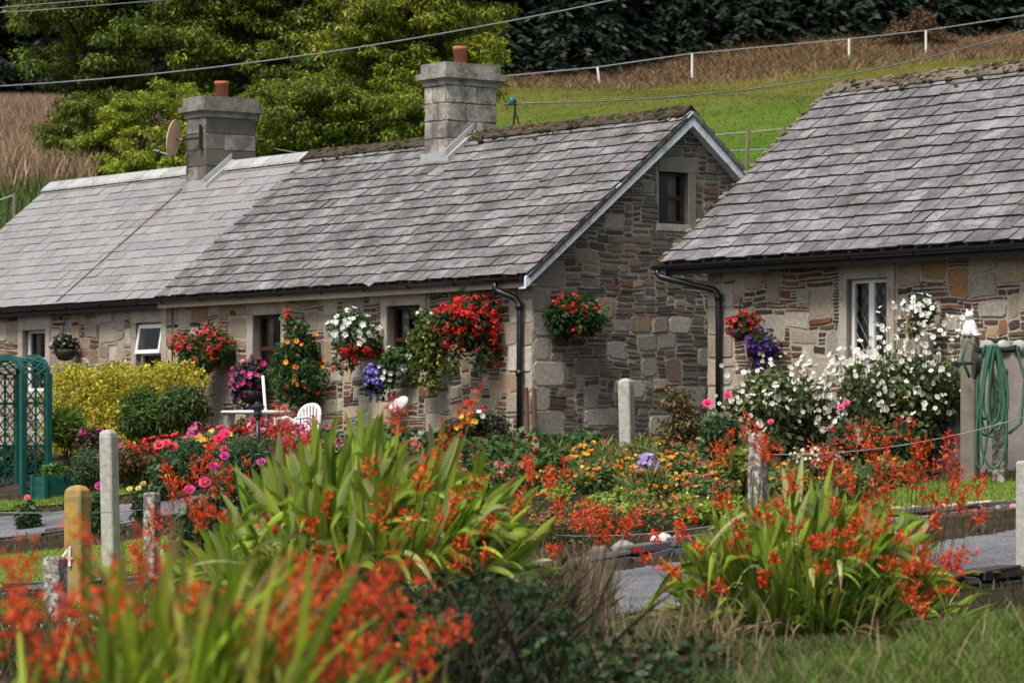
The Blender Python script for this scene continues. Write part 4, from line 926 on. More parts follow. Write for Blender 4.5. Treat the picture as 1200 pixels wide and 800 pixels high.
# hedge and shrubs along the front of the left cottage
a, b = front(66, 520, 1.5), front(224, 520, 1.5); L_ = np.linalg.norm(b[:2] - a[:2]); g = np.random.default_rng(12)
hd = thing('hedge', 'clipped bright yellow privet hedge under the white windows of the left cottage', 'hedge', (a[0], a[1], Gf(a[0], a[1])), -T)
hz = a[1] and (front(66, 432, 1.5)[2] - hd.location[2]); cl = []
nx_ = int(L_ / .25)
for i_ in range(nx_):
    for zt in np.arange(.2, hz, .27):
        for yy in (-.18, .15): cl.append((A((i_ + .5) * L_ / nx_ + g.uniform(-.06, .06), yy + g.uniform(-.05, .05), min(zt, hz - .14) + .06 * math.sin(i_ * 1.1) * (zt > hz * .6) - .1 * (zt > hz * .7) * (i_ in (0, nx_ - 1))), (.19, .19, .17)))
V, F, C = foliage(cl, 30000, .055, .033, [(.5, .42, .03), (.6, .5, .07), (.34, .34, .03), (.16, .22, .025)], (4, 3, 3, 2), .3, g)
link('foliage', npmesh('foliage', V, F, C, M_leaf), hd)
sm_ = MB(); [limb(sm_, (x, 0, -.05), (x + .05, 0, hz * .7), .02, .008, g) for x in np.arange(.15, L_, .3)]; sm_.build('stem', M_bark, hd)
def shrub(label, box, d, k, r, nl, leaf, cols, fl=(), seed=0, name='shrub', cat='shrub', depth=.8, **kw):
    x0, y0, x1, y1 = box; c = at((x0 + x1) / 2, y1, d); c[2] = min(c[2], Gf(c[0], d)) if kw.pop('snap', True) else c[2]; g = np.random.default_rng(seed); s = d / FP
    zc = (HY - (y0 + y1) / 2) * s - c[2]; rx = (x1 - x0) / 2 * s; rz = (y1 - y0) / 2 * s
    return plant(name, label, cat, c, lumps((0, 0, zc), rx, rx * depth, rz, k, r, g), nl, leaf, cols, fl, seed=seed, stems=min(k, 8), **kw)
shrub('feathery dark green shrub growing in front of the yellow hedge', (132, 452, 215, 520), 49.2, 22, .25, 7000, .1, [(.07, .13, .025), (.11, .18, .035), (.045, .085, .018)], seed=201, lw=.25)
shrub('loose green shrub at the right end of the yellow hedge, below the red basket', (188, 445, 248, 505), 48.6, 18, .24, 5000, .09, [(.07, .11, .03), (.05, .09, .02), (.1, .14, .04)], seed=202, lw=.4)
shrub('grey green clipped dome beside the green planter', (82, 522, 126, 574), 47, 12, .2, 4200, .055, [(.07, .12, .055), (.1, .15, .07), (.05, .09, .04)], seed=203, lw=.35)
shrub('bronze leaved low shrub behind the tall concrete post', (128, 520, 170, 565), 46.5, 10, .18, 2600, .06, [(.12, .06, .025), (.07, .06, .025), (.15, .09, .03)], seed=204)
shrub('rounded feathery green mound with the pink dahlias in front', (185, 512, 255, 572), 45, 16, .22, 5200, .09, [(.045, .1, .035), (.07, .13, .05), (.03, .075, .025)], seed=205, lw=.2)
shrub('second feathery green mound, in front of the white table', (235, 510, 375, 556), 44, 22, .2, 6500, .09, [(.05, .1, .04), (.08, .14, .06), (.035, .08, .03)], seed=206, lw=.2)
shrub('red leaved plant with magenta flowers, below the left end of the hedge', (85, 500, 135, 535), 50, 10, .15, 1800, .07, [(.1, .03, .03), (.06, .07, .025), (.07, .04, .03)], [('bloom', 8, 'head', .12, MAG, None)], seed=207)
shrub('strappy green plant beside the arch and the hedge', (60, 475, 95, 530), 50.5, 8, .18, 1200, .22, [(.14, .22, .03), (.09, .16, .03)], seed=208, lw=.12, up=.9)
shrub('green climber grown up behind the arch at the edge of the picture', (-30, 520, 60, 582), 52, 14, .25, 3600, .09, DKGREEN, seed=209)
shrub('dark purple leaved bedding plant with yellow and red flowers, at the foot of the downpipe', (520, 478, 605, 520), 45.2, 16, .16, 3200, .06, [(.05, .03, .035), (.04, .06, .025), (.07, .09, .03)], [('yellow_bloom', 26, 'daisy', .1, [(.8, .55, .03)], lambda a, b: (a < 0) & (b > -.2)), ('red_bloom', 20, 'head', .1, [(.45, .02, .05)], lambda a, b: (a < .3)), ('white_bloom', 8, 'f', .12, WHITE, lambda a, b: (a > -.3) & (a < .2) & (b > .2))], seed=210)
# white anemones and the green bush at the right-hand cottage
def whitebush(label, box, d, nf, seed, leafbox):
    g = np.random.default_rng(seed); x0, y0, x1, y1 = leafbox; s = d / FP; c = at((x0 + x1) / 2, y1, d); c[2] = Gf(c[0], d); zc = (HY - (y0 + y1) / 2) * s - c[2]
    p = plant('white_anemone', label, 'flowering shrub', c, lumps((0, 0, zc), (x1 - x0) / 2 * s, .6, (y1 - y0) / 2 * s, 40, .22, g), 8000, .085, [(.07, .12, .035), (.11, .17, .055), (.16, .16, .07)], seed=seed, stems=10)
    n = nf; fx0, fy0, fx1, fy1 = box; P = []; rows = []
    cen = [q for q in g.uniform(-1, 1, (60, 2)) if q.dot(q) < 1.1]
    while len(P) < n:
        a_, b_ = cen[g.integers(len(cen))] + g.normal(size=2) * .13
        P.append(at((fx0 + fx1) / 2 + a_ * (fx1 - fx0) / 2, (fy0 + fy1) / 2 + b_ * (fy1 - fy0) / 2, d + g.uniform(-.75, .1)) - c)
    P = np.array(P); N = nrm(A(-.1, -.8, .4) + .7 * unit(n, g)); V, F, C = blooms(P, N, .092 * g.uniform(.6, 1.15, n), [(.8, .79, .72), (.74, .72, .64), (.82, .82, .78), (.6, .5, .4)], 6, g, .08, .3, wts=(4, 3, 3, .6), eye=(.5, .4, .12)); bloom_parts('bloom', V, F, C, n, 1, p)
    b0 = P * A(.8, .7, 0) + Z * max(zc * .7, .2); V, F, C = ribbons(b0, b0 * .3 + P * .7 , P, .005, pal([(.025, .035, .012), (.04, .03, .015)], n, .2, None, g), 3, np.ones(4), g); tag(link('stalk', npmesh('stalk', V, F, C, M_needle), p), kind='stuff')
whitebush('white flowering bush under the lattice window, left of the leafier one', (842, 418, 1012, 512), 39.3, 300, 301, (842, 428, 1012, 552))
whitebush('tall leafy bush with white flowers in front of the wall by the hose', (1000, 352, 1138, 490), 37.6, 290, 302, (1000, 392, 1132, 548))
whitebush('white flowers at the corner of the lattice window sill', (975, 400, 1060, 440), 38.8, 70, 303, (985, 415, 1060, 500))
shrub('pale green plant with white spires beside the pink roses', (815, 480, 865, 560), 38.4, 12, .17, 2600, .07, [(.12, .17, .07), (.17, .22, .12), (.08, .13, .05)], [('bloom', 40, 'f', .05, [(.55, .6, .5)], None)], seed=305)
shrub('reddish seed headed plant against the gable, left of the pink roses', (765, 445, 825, 555), 40.5, 16, .17, 2200, .06, [(.12, .13, .04), (.07, .1, .03), (.16, .09, .04)], [('seed_head', 30, 'f', .05, [(.4, .14, .03), (.3, .1, .04)], None)], seed=306)
shrub('yellow edged hosta by the white lichened post in the marigold bed', (845, 525, 900, 580), 36.2, 10, .17, 700, .15, [(.16, .2, .03), (.3, .3, .06), (.07, .11, .02)], seed=307)
shrub('low golden conifer beside the purple heather', (905, 545, 960, 585), 35, 10, .14, 2200, .06, [(.3, .22, .03), (.25, .22, .04)], seed=308, lw=.25)
shrub('mauve and cream heather in front of the white bushes', (920, 520, 995, 572), 36, 14, .15, 2600, .05, [(.12, .13, .05), (.2, .08, .1), (.3, .28, .16)], [('bloom', 60, 'f', .05, [(.5, .12, .22), (.6, .3, .4)], lambda a, b: a > -.3), ('cream_bloom', 40, 'f', .06, [(.7, .65, .45)], lambda a, b: (a < .1) & (b > 0))], seed=309)
shrub('dark green leafy base plant right of the white bushes', (1000, 500, 1100, 555), 36.6, 16, .2, 3600, .1, DKGREEN, seed=310)
# roses and dahlias with single blooms
def big_bloom(root, P, r, col, g, kind='bloom'):
    V = []; parts = []
    r = r * .82
    for ring, (rr, cup, m) in enumerate(((1, .1, 11), (.88, .45, 11), (.7, .9, 9), (.45, 1.8, 7))):
        N = np.tile(nrm(A(-.1, -.75, .6)), (1, 1)); v, f, c = blooms(np.array([P]) - N * 0, N, r * 2 * rr, [col], m, g, .12, cup); parts.append((v, f, c))
    V, F, C = join(parts); link(kind, npmesh(kind, V, F, C, M_petal), root)
def dahlia(label, pts, d, base_px, r, col, seed, name='dahlia', leafr=.22, cols=None):
    g = np.random.default_rng(seed); c = at(*base_px, d); c[2] = min(c[2], Gf(c[0], d)); root = thing(name, label, 'flower', c)
    top = max(at(px, py, d)[2] for px, py in pts) - c[2]
    V, F, C = foliage(lumps((0, 0, top * .45), leafr, leafr, top * .45, 8, .12, g), 900, .09, .05, cols or [(.05, .09, .035), (.07, .12, .05)], None, .3, g); link('foliage', npmesh('foliage', V, F, C, M_leaf), root)
    for px, py in pts:
        P = at(px, py, d + g.uniform(-.1, .1)) - c; MB().tube([A(P[0] * .3, P[1] * .3, top * .3), P * A(.8, .8, .85), P], .006, 5).build('stalk', M_leafstalk, root); big_bloom(root, P, r, col, g)
M_leafstalk = plain('green_stalk', (.06, .11, .03), .6)
dahlia('magenta dahlias with two large heads side by side, left of the big orange flowered clump', [(250, 546), (263, 534)], 33, (258, 600), .085, (.62, .04, .3), 401)
dahlia('magenta dahlia lowest of the pink dahlias, nearest the concrete post', [(222, 573), (240, 565)], 32.5, (232, 615), .085, (.75, .05, .3), 402)
dahlia('magenta dahlia above the tips of the big clump', [(306, 541), (314, 568)], 33, (305, 600), .08, (.66, .05, .36), 403)
dahlia('cerise pink dahlia in front of the second green mound', [(266, 509), (263, 526)], 36, (266, 560), .08, (.72, .05, .18), 404)
dahlia('single magenta dahlia on the soil left of the tall concrete post', [(116, 569)], 41, (116, 592), .08, (.6, .04, .3), 405, leafr=.1)
dahlia('single salmon pink dahlia on the thin grass strip at the far left', [(32, 583)], 43, (32, 600), .07, (.72, .12, .16), 406, leafr=.07)
dahlia('yellow flowered plant on the bank behind the lichened post', [(168, 566), (162, 572), (152, 573), (196, 557)], 41, (168, 590), .06, (.75, .6, .15), 407, leafr=.15)
dahlia('coral pink dahlia on the left of the mounds, by the grey stone', [(195, 519), (186, 521), (203, 523)], 44, (195, 545), .1, (.7, .08, .1), 408)
dahlia('crimson and pink dahlia just below the white table', [(263, 508), (257, 514)], 42, (262, 540), .1, (.66, .02, .1), 409)
dahlia('two pink roses at the left of the white flowering bush', [(829, 472), (853, 464)], 38, (842, 540), .085, (.75, .05, .2), 410, 'rose')
dahlia('pink rose in front of the dark leaves of the white bush', [(985, 477), (992, 472)], 36.8, (985, 545), .07, (.75, .14, .3), 411, 'rose', .1)
dahlia('pale pink rose left of the red sprays by the lichened post', [(903, 494)], 37, (903, 560), .07, (.75, .14, .26), 412, 'rose', .1)
# bedding plants: one of each kind, then copies
BED = {}
def bedding(name, seeds, h, rr, nl, leaf, cols, fl, **kw):
    out = []
    for s in seeds:
        g = np.random.default_rng(s); p = plant(name, 'x', 'bedding plant', (0, 0, 0), [(A(g.uniform(-.4, .4) * rr, g.uniform(-.4, .4) * rr, h * g.uniform(.4, .6)), (rr * .7, rr * .7, h * .5)) for _ in range(4)], nl, leaf, cols, fl, seed=s, **kw); out.append(p)
    return out
def sow(protos, label, group, poly, n, seed, cat='bedding plant', d0=26, sc=(.8, 1.25), avoid=()):
    g = np.random.default_rng(seed); P = np.array([ground(p_[0], p_[1], d0)[:2] if len(p_) == 2 else at(p_[0], HY, p_[2])[:2] for p_ in poly]); first = set(); k_ = 0; tries = 0
    lo, hi = P.min(0), P.max(0); placed = []
    while k_ < n and tries < 6000:
        tries += 1; q_ = g.uniform(lo, hi); ins = False; j = len(P) - 1
        for i in range(len(P)):
            if (P[i, 1] > q_[1]) != (P[j, 1] > q_[1]) and q_[0] < (P[j, 0] - P[i, 0]) * (q_[1] - P[i, 1]) / (P[j, 1] - P[i, 1]) + P[i, 0]: ins = not ins
            j = i
        if not ins or any(np.hypot(*(q_ - p_)) < .16 for p_ in placed): continue
        placed.append(q_); i = g.integers(len(protos)); o = protos[i] if i not in first and not protos[i].get('used') else copy_tree(protos[i])
        first.add(i); protos[i]['used'] = 1; s = g.uniform(*sc)
        o.location = (q_[0], q_[1], Gf(*q_) - .01); o.scale = (s, s, s); o.rotation_euler.z = g.uniform(-.6, .6); tag(o, label, cat, group); k_ += 1
    for p_ in protos:
        if 'used' in p_: del p_['used']
mar = bedding('marigold', (501, 502, 503), .24, .2, 300, .075, [(.07, .13, .03), (.1, .16, .04)], [('bloom', 12, 'daisy', .07, [(.8, .27, .015), (.75, .19, .012), (.85, .4, .03)], lambda a, b: b > .25)])
sow(mar, 'orange marigold in the bed between the gable and the lane', 'orange marigolds in the bed below the gable', [(650, 545), (740, 532), (850, 528), (880, 575), (840, 598), (730, 585), (640, 575)], 78, 1, sc=(.7, 1.1))
lim = bedding('lettuce_green_edging', (511, 512), .16, .17, 260, .08, [(.25, .32, .05), (.18, .27, .04)], [('bloom', 3, 'f', .05, [(.7, .5, .05), (.6, .1, .05)], lambda a, b: b > .3)])
for p_ in lim: p_.name = 'edging_plant'
sow(lim, 'lime green edging plant along the front of the marigold bed', 'lime green edging plants', [(655, 580), (740, 590), (860, 598), (880, 612), (780, 614), (660, 604)], 20, 2, sc=(.7, 1.2))
low = bedding('flowering_plant', (521, 522), .26, .2, 300, .07, [(.06, .11, .03), (.04, .08, .02)], [('bloom', 12, 'head', .07, [(.6, .04, .05), (.55, .02, .03)], lambda a, b: b > 0)])
low2 = bedding('flowering_plant', (523, 524), .24, .2, 300, .07, [(.1, .15, .04), (.06, .1, .03)], [('bloom', 9, 'f', .08, [(.75, .55, .06), (.75, .35, .06)], lambda a, b: b > 0)])
low3 = bedding('flowering_plant', (525, 526), .26, .2, 300, .07, [(.05, .1, .03), (.07, .12, .04)], [('bloom', 9, 'head', .08, [(.7, .2, .35), (.6, .1, .25)], lambda a, b: b > 0)])
BEDL = [(130, 0, 48), (140, 0, 50.5), (240, 0, 50.3), (330, 0, 47.3), (410, 0, 45), (400, 0, 43.6), (330, 0, 45.4), (240, 0, 46.3)]
sow(low, 'red flowered bedding plant in the bed between the hedge and the white table', 'red bedding plants before the left cottage', BEDL, 24, 3, sc=(1.1, 2.1))
sow(low2, 'yellow flowered bedding plant in the bed between the hedge and the white table', 'yellow bedding plants before the left cottage', BEDL, 18, 4, sc=(1.1, 2.1))
sow(low3, 'pink flowered bedding plant in the bed between the hedge and the white table', 'pink bedding plants before the left cottage', BEDL, 18, 5, sc=(1.1, 2.1))
low4 = bedding('flowering_plant', (527, 528), .26, .22, 320, .08, [(.08, .13, .03), (.12, .17, .05)], [('bloom', 5, 'f', .07, [(.75, .3, .03), (.6, .06, .05)], lambda a, b: b > 0)])
sow(low4, 'mixed green bedding plant on the bank behind the right-hand clump', 'mixed bedding plants on the right bank', [(880, 570), (960, 560), (1060, 548), (1080, 562), (1000, 590), (900, 605)], 26, 6)
MBED = [(640, 548), (740, 532), (860, 530), (895, 590), (860, 606), (730, 600), (640, 590)]
mx1 = bedding('flowering_plant', (541, 542), .24, .18, 240, .07, [(.09, .14, .04), (.14, .19, .06)], [('bloom', 7, 'head', .055, [(.6, .1, .14), (.55, .05, .06)], lambda a, b: b > .1)])
sow(mx1, 'pink and crimson flowered plant among the marigolds below the gable', 'pink plants among the marigolds', MBED, 34, 21, sc=(.7, 1.2))
mx2 = bedding('strap_leaved_plant', (543, 544), .34, .2, 90, .22, [(.16, .22, .06), (.22, .27, .08), (.12, .18, .04)], [], lw=.11, up=.9, hang=0)
sow(mx2, 'pale strap leaved plant among the marigolds below the gable', 'strap leaved plants among the marigolds', MBED, 16, 22, sc=(.6, 1.0))
mx3 = bedding('flowering_plant', (545, 546), .22, .16, 260, .06, [(.1, .16, .05), (.07, .12, .04)], [('bloom', 6, 'f', .07, [(.75, .55, .08), (.7, .3, .04)], lambda a, b: b > .1)])
sow(mx3, 'yellow flowered plant among the marigolds below the gable', 'yellow plants among the marigolds', MBED, 26, 23, sc=(.7, 1.2))
mx4 = bedding('flowering_plant', (547, 548), .3, .2, 260, .06, [(.1, .15, .045), (.13, .17, .06), (.16, .13, .06)], [('bloom', 8, 'head', .05, [(.7, .12, .03), (.6, .05, .04), (.7, .3, .05)], lambda a, b: b > .2)])
sow(mx4, 'loose orange and red flowered plant on the soil between the largest clump and the lane', 'loose orange and red plants above the lane', [(600, 600), (700, 606), (860, 612), (800, 632), (690, 640), (600, 648)], 26, 24, sc=(.6, 1.1))
sow(bedding('flowering_plant', (549, 550), .28, .2, 280, .07, [(.08, .13, .035), (.12, .17, .05)], [('bloom', 9, 'head', .06, [(.65, .05, .05), (.7, .2, .25)], lambda a, b: b > .1)]), 'red and pink flowered plant among the plain leafy plants below the middle cottage', 'red and pink plants below the middle cottage', [(400, 560), (430, 535), (610, 537), (640, 560), (600, 590), (480, 590)], 22, 25, sc=(.8, 1.3))
grn = bedding('ground_cover_plant', (531, 532), .3, .26, 420, .09, [(.06, .12, .03), (.09, .15, .04), (.04, .08, .02)], [])
sow(grn, 'plain leafy green plant along the foot of the cottage walls', 'leafy plants along the cottage walls', [(390, 560), (420, 530), (610, 535), (700, 536), (655, 560), (600, 600), (480, 600)], 40, 7, sc=(.8, 1.3))
sow(bedding('ground_cover_plant', (533,), .28, .24, 380, .09, [(.07, .11, .03), (.1, .14, .04)], []), 'grey green leafy plant on the soil bank left of the tall concrete post', 'leafy plants on the left bank', [(60, 560), (140, 545), (200, 560), (330, 575), (320, 590), (215, 582), (100, 575)], 22, 8, sc=(.5, .9))

# ------------------------------------------------------------------ crocosmia clumps
LEAFC = [(.24, .36, .03), (.33, .45, .05), (.14, .24, .02), (.4, .46, .16)]
def crocosmia(label, c, rx, ry, n, Lr, w, seed, lean=(4, 75), cols=LEAFC, bias=(0, 0), name='crocosmia_clump', dead=40, hang=0, fans=None):
    g = np.random.default_rng(seed); root = thing(name, label, 'flowering plant', c, 0, 'crocosmia clumps in the foreground')
    t = g.uniform(0, 6.28, n); r = np.sqrt(g.random(n)); off = np.stack([np.cos(t) * r * rx, np.sin(t) * r * ry, np.zeros(n) - .02], 1)
    th = t + g.normal(size=n) * .7; od = np.stack([np.cos(th) + bias[0], np.sin(th) + bias[1], np.zeros(n)], 1); od = nrm(od)
    le = np.radians(lean[0] + (lean[1] - lean[0]) * np.clip(r * .75 + g.normal(size=n) * .22, 0, 1)); L = g.uniform(*Lr, n) * (1 - .38 * r)
    dr = Z * np.cos(le)[:, None] + od * np.sin(le)[:, None]; P1 = off + dr * (L * .55)[:, None] + Z * (L * .13 * np.sin(le))[:, None]
    bend = np.where(g.random(n) < .45, g.uniform(.08, .34, n), g.uniform(0, .08, n)) * (.35 + np.sin(le)); P2 = off + dr * L[:, None] - Z * (L * bend)[:, None] + od * (L * bend * .4)[:, None]
    V, F, C = ribbons(off, P1, P2, w * g.uniform(.6, 1.2, n), pal(cols if fans is None else [(.1, .17, .02), (.14, .22, .025), (.075, .13, .018)], n, .2, (4, 4, 3, 1.2)[:4 if fans is None else 3], g), 9, g=g); link('leaf_blade', npmesh('leaf_blade', V, F, C, M_blade), root)
    if fans:      # leafy shoots whose fans of swords make the dome of the clump
        N, ax_, ay_, Ht, sk = fans; O = []; D = []; Ln = []; Fn = []; tn = []
        while N:
            q = g.uniform(-1, 1, 2)
            if q.dot(q) > .97: continue
            N -= 1; h = Ht * (.3 + .7 * (1 - q.dot(q)) ** .5) * (1 + sk * q[0]) * g.uniform(.82, 1.04); Sx = A(q[0] * ax_, q[1] * ay_, h)
            axs = nrm(Sx - A(q[0] * rx * .5, q[1] * ry * .5, -.25) + A(.16, -.1, .12)); fp = nrm(np.cross(axs, unit(1, g)[0] * A(.5, 1.6, .3))); m = g.integers(5, 9); Lf = g.uniform(.36, .6) * Ht / 1.2; tone = g.uniform(.68, 1.15)
            for k in range(m):
                an = (k / (m - 1) - .5) * g.uniform(.75, 1.35) + g.normal() * .06; ll = Lf * (1 - .45 * abs(an)) * g.uniform(.8, 1.15)
                tn.append(tone); O.append(Sx - axs * Lf * g.uniform(.75, .9)); D.append(nrm(axs * math.cos(an) + fp * math.sin(an))); Ln.append(ll); Fn.append(np.cross(axs, fp))
        O, D, Fn = map(np.array, (O, D, Fn)); Ln = np.array(Ln)[:, None]; nn_ = len(O); hz = D * A(1, 1, 0); bd = np.where(g.random((nn_, 1)) < .62, g.uniform(.1, .85, (nn_, 1)), g.uniform(0, .1, (nn_, 1))) * np.clip(np.linalg.norm(hz, axis=1, keepdims=True) * 1.5, .15, 1)
        V, F, C = ribbons(O, O + D * Ln * .58 + Z * Ln * .06, O + D * Ln - Z * Ln * bd + hz * Ln * bd * .25, w * g.uniform(.8, 1.3, nn_), pal(cols, nn_, .2, (3, 5, 2, 2.2), g) * np.array(tn)[:, None], 9, g=g, face=nrm(Fn + .35 * unit(nn_, g))); link('fan_leaf', npmesh('fan_leaf', V, F, C, M_blade), root)
    if hang:
        n = hang; t = g.uniform(0, 6.28, n); r = g.uniform(.25, 1, n); hh = Lr[1] * g.uniform(.25, .82, n) * (1 - .45 * r ** 2); off = np.stack([np.cos(t) * r * rx * 1.25, np.sin(t) * r * ry * 1.25, hh], 1)
        th = t + g.normal(size=n) * .6; od = nrm(np.stack([np.cos(th) + bias[0] * 1.5, np.sin(th) + bias[1] * 1.5, np.zeros(n)], 1)); L = g.uniform(.3, .62, n)[:, None] * Lr[1] / 1.2
        V, F, C = ribbons(off, off + od * L * .5 + Z * L * g.uniform(.1, .4, (n, 1)), off + od * L * g.uniform(.75, 1.1, (n, 1)) - Z * L * (g.uniform(-.35, 1, (n, 1)) * g.random((n, 1))), w * g.uniform(.5, .95, n), pal(cols, n, .25, (3, 5, 2, 3), g), 9, g=g); link('arching_leaf', npmesh('arching_leaf', V, F, C, M_blade), root)
    if dead:
        n = dead; t = g.uniform(0, 6.28, n); off = np.stack([np.cos(t) * rx, np.sin(t) * ry, np.zeros(n)], 1) * g.uniform(.4, 1, (n, 1)); od = nrm(off + .3 * unit(n, g)); od[:, 2] = 0; L = g.uniform(.3, .7, n)[:, None]
        V, F, C = ribbons(off, off + Z * L * .5 + od * L * .3, off + Z * L * g.uniform(.05, .4, (n, 1)) + od * L, .018, pal([(.3, .21, .12), (.17, .11, .065), (.22, .17, .1)], n, .3, None, g), 5, g=g); link('dead_leaf', npmesh('dead_leaf', V, F, C, M_dry), root)
    return root
def spike(root, base, tip, g, m=12, size=.036, cols=CROC):
    """arching wiry stem that ends in a spray of trumpet flowers"""
    base, tip = np.array(base), np.array(tip); d = tip - base; P1 = base + d * .55 + Z * .12 * np.linalg.norm(d); cv = lambda t: base * (1 - t) ** 2 + 2 * P1 * t * (1 - t) + tip * t * t
    V1 = ribbons(base[None], P1[None], tip[None], .008, pal([(.1, .08, .025)], 1), 6, np.linspace(1, .5, 7), g)
    t = np.linspace(.84, 1, m); Q = np.array([cv(x) for x in t]); tan = nrm(cv(1) - cv(.85)); sd = nrm(np.cross(tan, unit(1, g)[0])); parts = [V1]
    for s_ in range(2):
        br_ = nrm(sd * (1 if s_ else -1) * .9 + Z * .5 + tan * .5); O = Q[s_::2] + g.normal(size=(len(Q[s_::2]), 3)) * .012
        tr = nrm(br_ + .5 * unit(len(O), g)); n_ = len(O)
        v, f = leafq(O, tr, perp(tr, g), size * .75, .011); parts.append((v, f, pal(cols, n_, .2, None, g)))
        for k in range(4):
            D = nrm(tr + .75 * perp(tr, g)); v, f = leafq(O + tr * size * .5, D, perp(D, g), size * g.uniform(.7, 1.1, n_), size * .24); parts.append((v, f, pal(cols, n_, .2, None, g)))
    V, F, C = join(parts); link('flower_spray', npmesh('flower_spray', V, F, C, M_petal), root)
def sprays(root, pts, d, seed, spread=.25, m=12, size=.042, cols=CROC, low=None):
    size *= .86 if d < 20 else 1
    g = np.random.default_rng(seed); c = A(*root.location)
    for px, py in [p_ for p_ in pts for _ in range(2 if d > 20 else 1)]:
        tip = at(px + g.uniform(-10, 10) * (d > 20) + g.uniform(-4, 4), py + g.uniform(-3, 3), d + g.uniform(-.35, .35)) - c; b0 = A(tip[0] * g.uniform(.3, .7), tip[1] * .5, 0 if low is None else low); spike(root, b0, tip, g, m, size, cols)
c1 = gnd(425, 17); k1 = crocosmia('largest crocosmia clump, tall lime green sword leaves in front of the middle cottage', c1, .5, .36, 330, (.6, 1.02), .042, 601, (3, 62), bias=(.2, -.25), hang=150, fans=(118, .92, .5, 1.16, .12))
sprays(k1, [(415, 598), (440, 602), (405, 662), (376, 648), (518, 604), (532, 584), (488, 660), (352, 652), (326, 690), (440, 678), (500, 692), (545, 632), (610, 590), (522, 512), (470, 478), (498, 560), (310, 612), (560, 560), (432, 540), (250, 600), (380, 585), (572, 648), (300, 648), (460, 470), (548, 470), (560, 462), (425, 625), (460, 640), (395, 620), (505, 630), (365, 610), (340, 640), (480, 600), (540, 660), (420, 700), (380, 690), (580, 610), (450, 575), (500, 545)], 16.5, 1, m=14)
c2 = gnd(945, 18); k2 = crocosmia('right-hand crocosmia clump, spreading sword leaves and red sprays beside the lane', c2, .5, .34, 420, (.5, .9), .036, 602, (3, 68), bias=(.1, -.25), hang=110, fans=(84, .74, .42, .92, .08), dead=150)
sprays(k2, [(748, 645), (774, 662), (790, 672), (820, 692), (850, 580), (930, 560), (990, 546), (1001, 560), (1040, 570), (858, 640), (868, 648), (905, 652), (950, 632), (962, 628), (980, 622), (995, 622), (1012, 612), (1028, 618), (1062, 625), (1095, 610), (1080, 660), (1095, 665), (1108, 652), (1122, 660), (1132, 648), (1070, 698), (1078, 684), (1100, 694), (840, 690), (1018, 645), (1045, 655), (895, 600), (1010, 600), (975, 590), (815, 640), (1060, 690), (1115, 668), (1086, 640), (1020, 575), (930, 610), (880, 600), (915, 585), (960, 660), (890, 680), (1040, 600), (1000, 640), (860, 615), (1070, 665), (1120, 690), (1090, 715)], 17.5, 2, m=14)
c3 = gnd(650, 23); k3 = crocosmia('slender crocosmia behind the two large clumps, orange red sprays before the marigold bed', c3, .3, .3, 60, (.5, .8), .035, 603, dead=10)
sprays(k3, [(612, 575), (622, 545), (640, 548), (652, 562), (660, 590), (688, 612), (700, 588), (706, 600), (718, 610), (690, 600), (668, 606), (625, 535), (655, 540), (730, 612), (645, 640), (710, 622), (745, 600)], 23, 3, m=12, size=.036)
c4 = gnd(1040, 24); k4 = crocosmia('far crocosmia behind the right-hand clump, its red sprays rising before the hose', c4, .55, .3, 70, (.5, .8), .035, 604, dead=10)
sprays(k4, [(955, 520), (970, 530), (985, 505), (1000, 498), (1012, 520), (1030, 498), (1046, 515), (1060, 492), (1078, 520), (1092, 518), (1110, 560), (1126, 550), (1062, 545), (1096, 540), (1112, 530), (1140, 572), (1085, 575), (1130, 585), (1155, 600), (1108, 585), (1050, 540), (1020, 540), (975, 545), (1075, 555), (1120, 510), (1150, 560)], 24, 4, m=12, size=.037)
c5 = gnd(850, 25); k5 = crocosmia('crocosmia behind the lichened post, red sprays over the marigold bed', c5, .3, .3, 40, (.45, .75), .033, 605, dead=0)
sprays(k5, [(836, 520), (848, 522), (866, 508), (880, 500), (889, 518), (896, 512), (882, 488), (905, 520), (842, 580), (790, 610), (812, 600), (770, 625), (800, 625)], 25, 5, m=12, size=.037)
c6 = gnd(255, 22); k6 = crocosmia('crocosmia left of the largest clump, orange sprays before the pink dahlias', c6, .5, .3, 70, (.6, .95), .04, 606, dead=0)
sprays(k6, [(195, 545), (212, 560), (228, 540), (240, 520), (252, 548), (205, 570), (225, 590), (246, 585), (190, 600), (262, 560), (340, 488), (330, 500), (352, 505), (362, 520), (345, 525), (325, 480), (372, 495), (235, 605), (280, 545), (178, 618), (168, 640), (190, 640)], 22, 6, m=12, size=.037)
g = np.random.default_rng(77)
COLF = [(.24, .36, .02), (.3, .42, .03), (.16, .26, .018), (.34, .36, .06)]
c7 = gnd(205, 7.6); c7[2] = -.92; k7 = crocosmia('nearest crocosmia, blurred lime leaves and red flowers along the bottom left edge', c7, .62, .3, 640, (.36, .56), .024, 607, (2, 50), bias=(.3, 0), cols=COLF, dead=0)
g_ = np.random.default_rng(78); n = 330; X = np.concatenate([g_.normal(.0, .11, 210), g_.uniform(-.75, .45, 120)]); Y = g_.uniform(-.3, .3, n); off = np.stack([X, Y, np.zeros(n)], 1); L = g_.uniform(.45, .78, n) * np.where(np.arange(n) < 210, 1, .82); od = nrm(np.stack([g_.uniform(-.3, 1, n), g_.uniform(-.5, .5, n), np.zeros(n)], 1)); ln = g_.uniform(.05, .5, n)
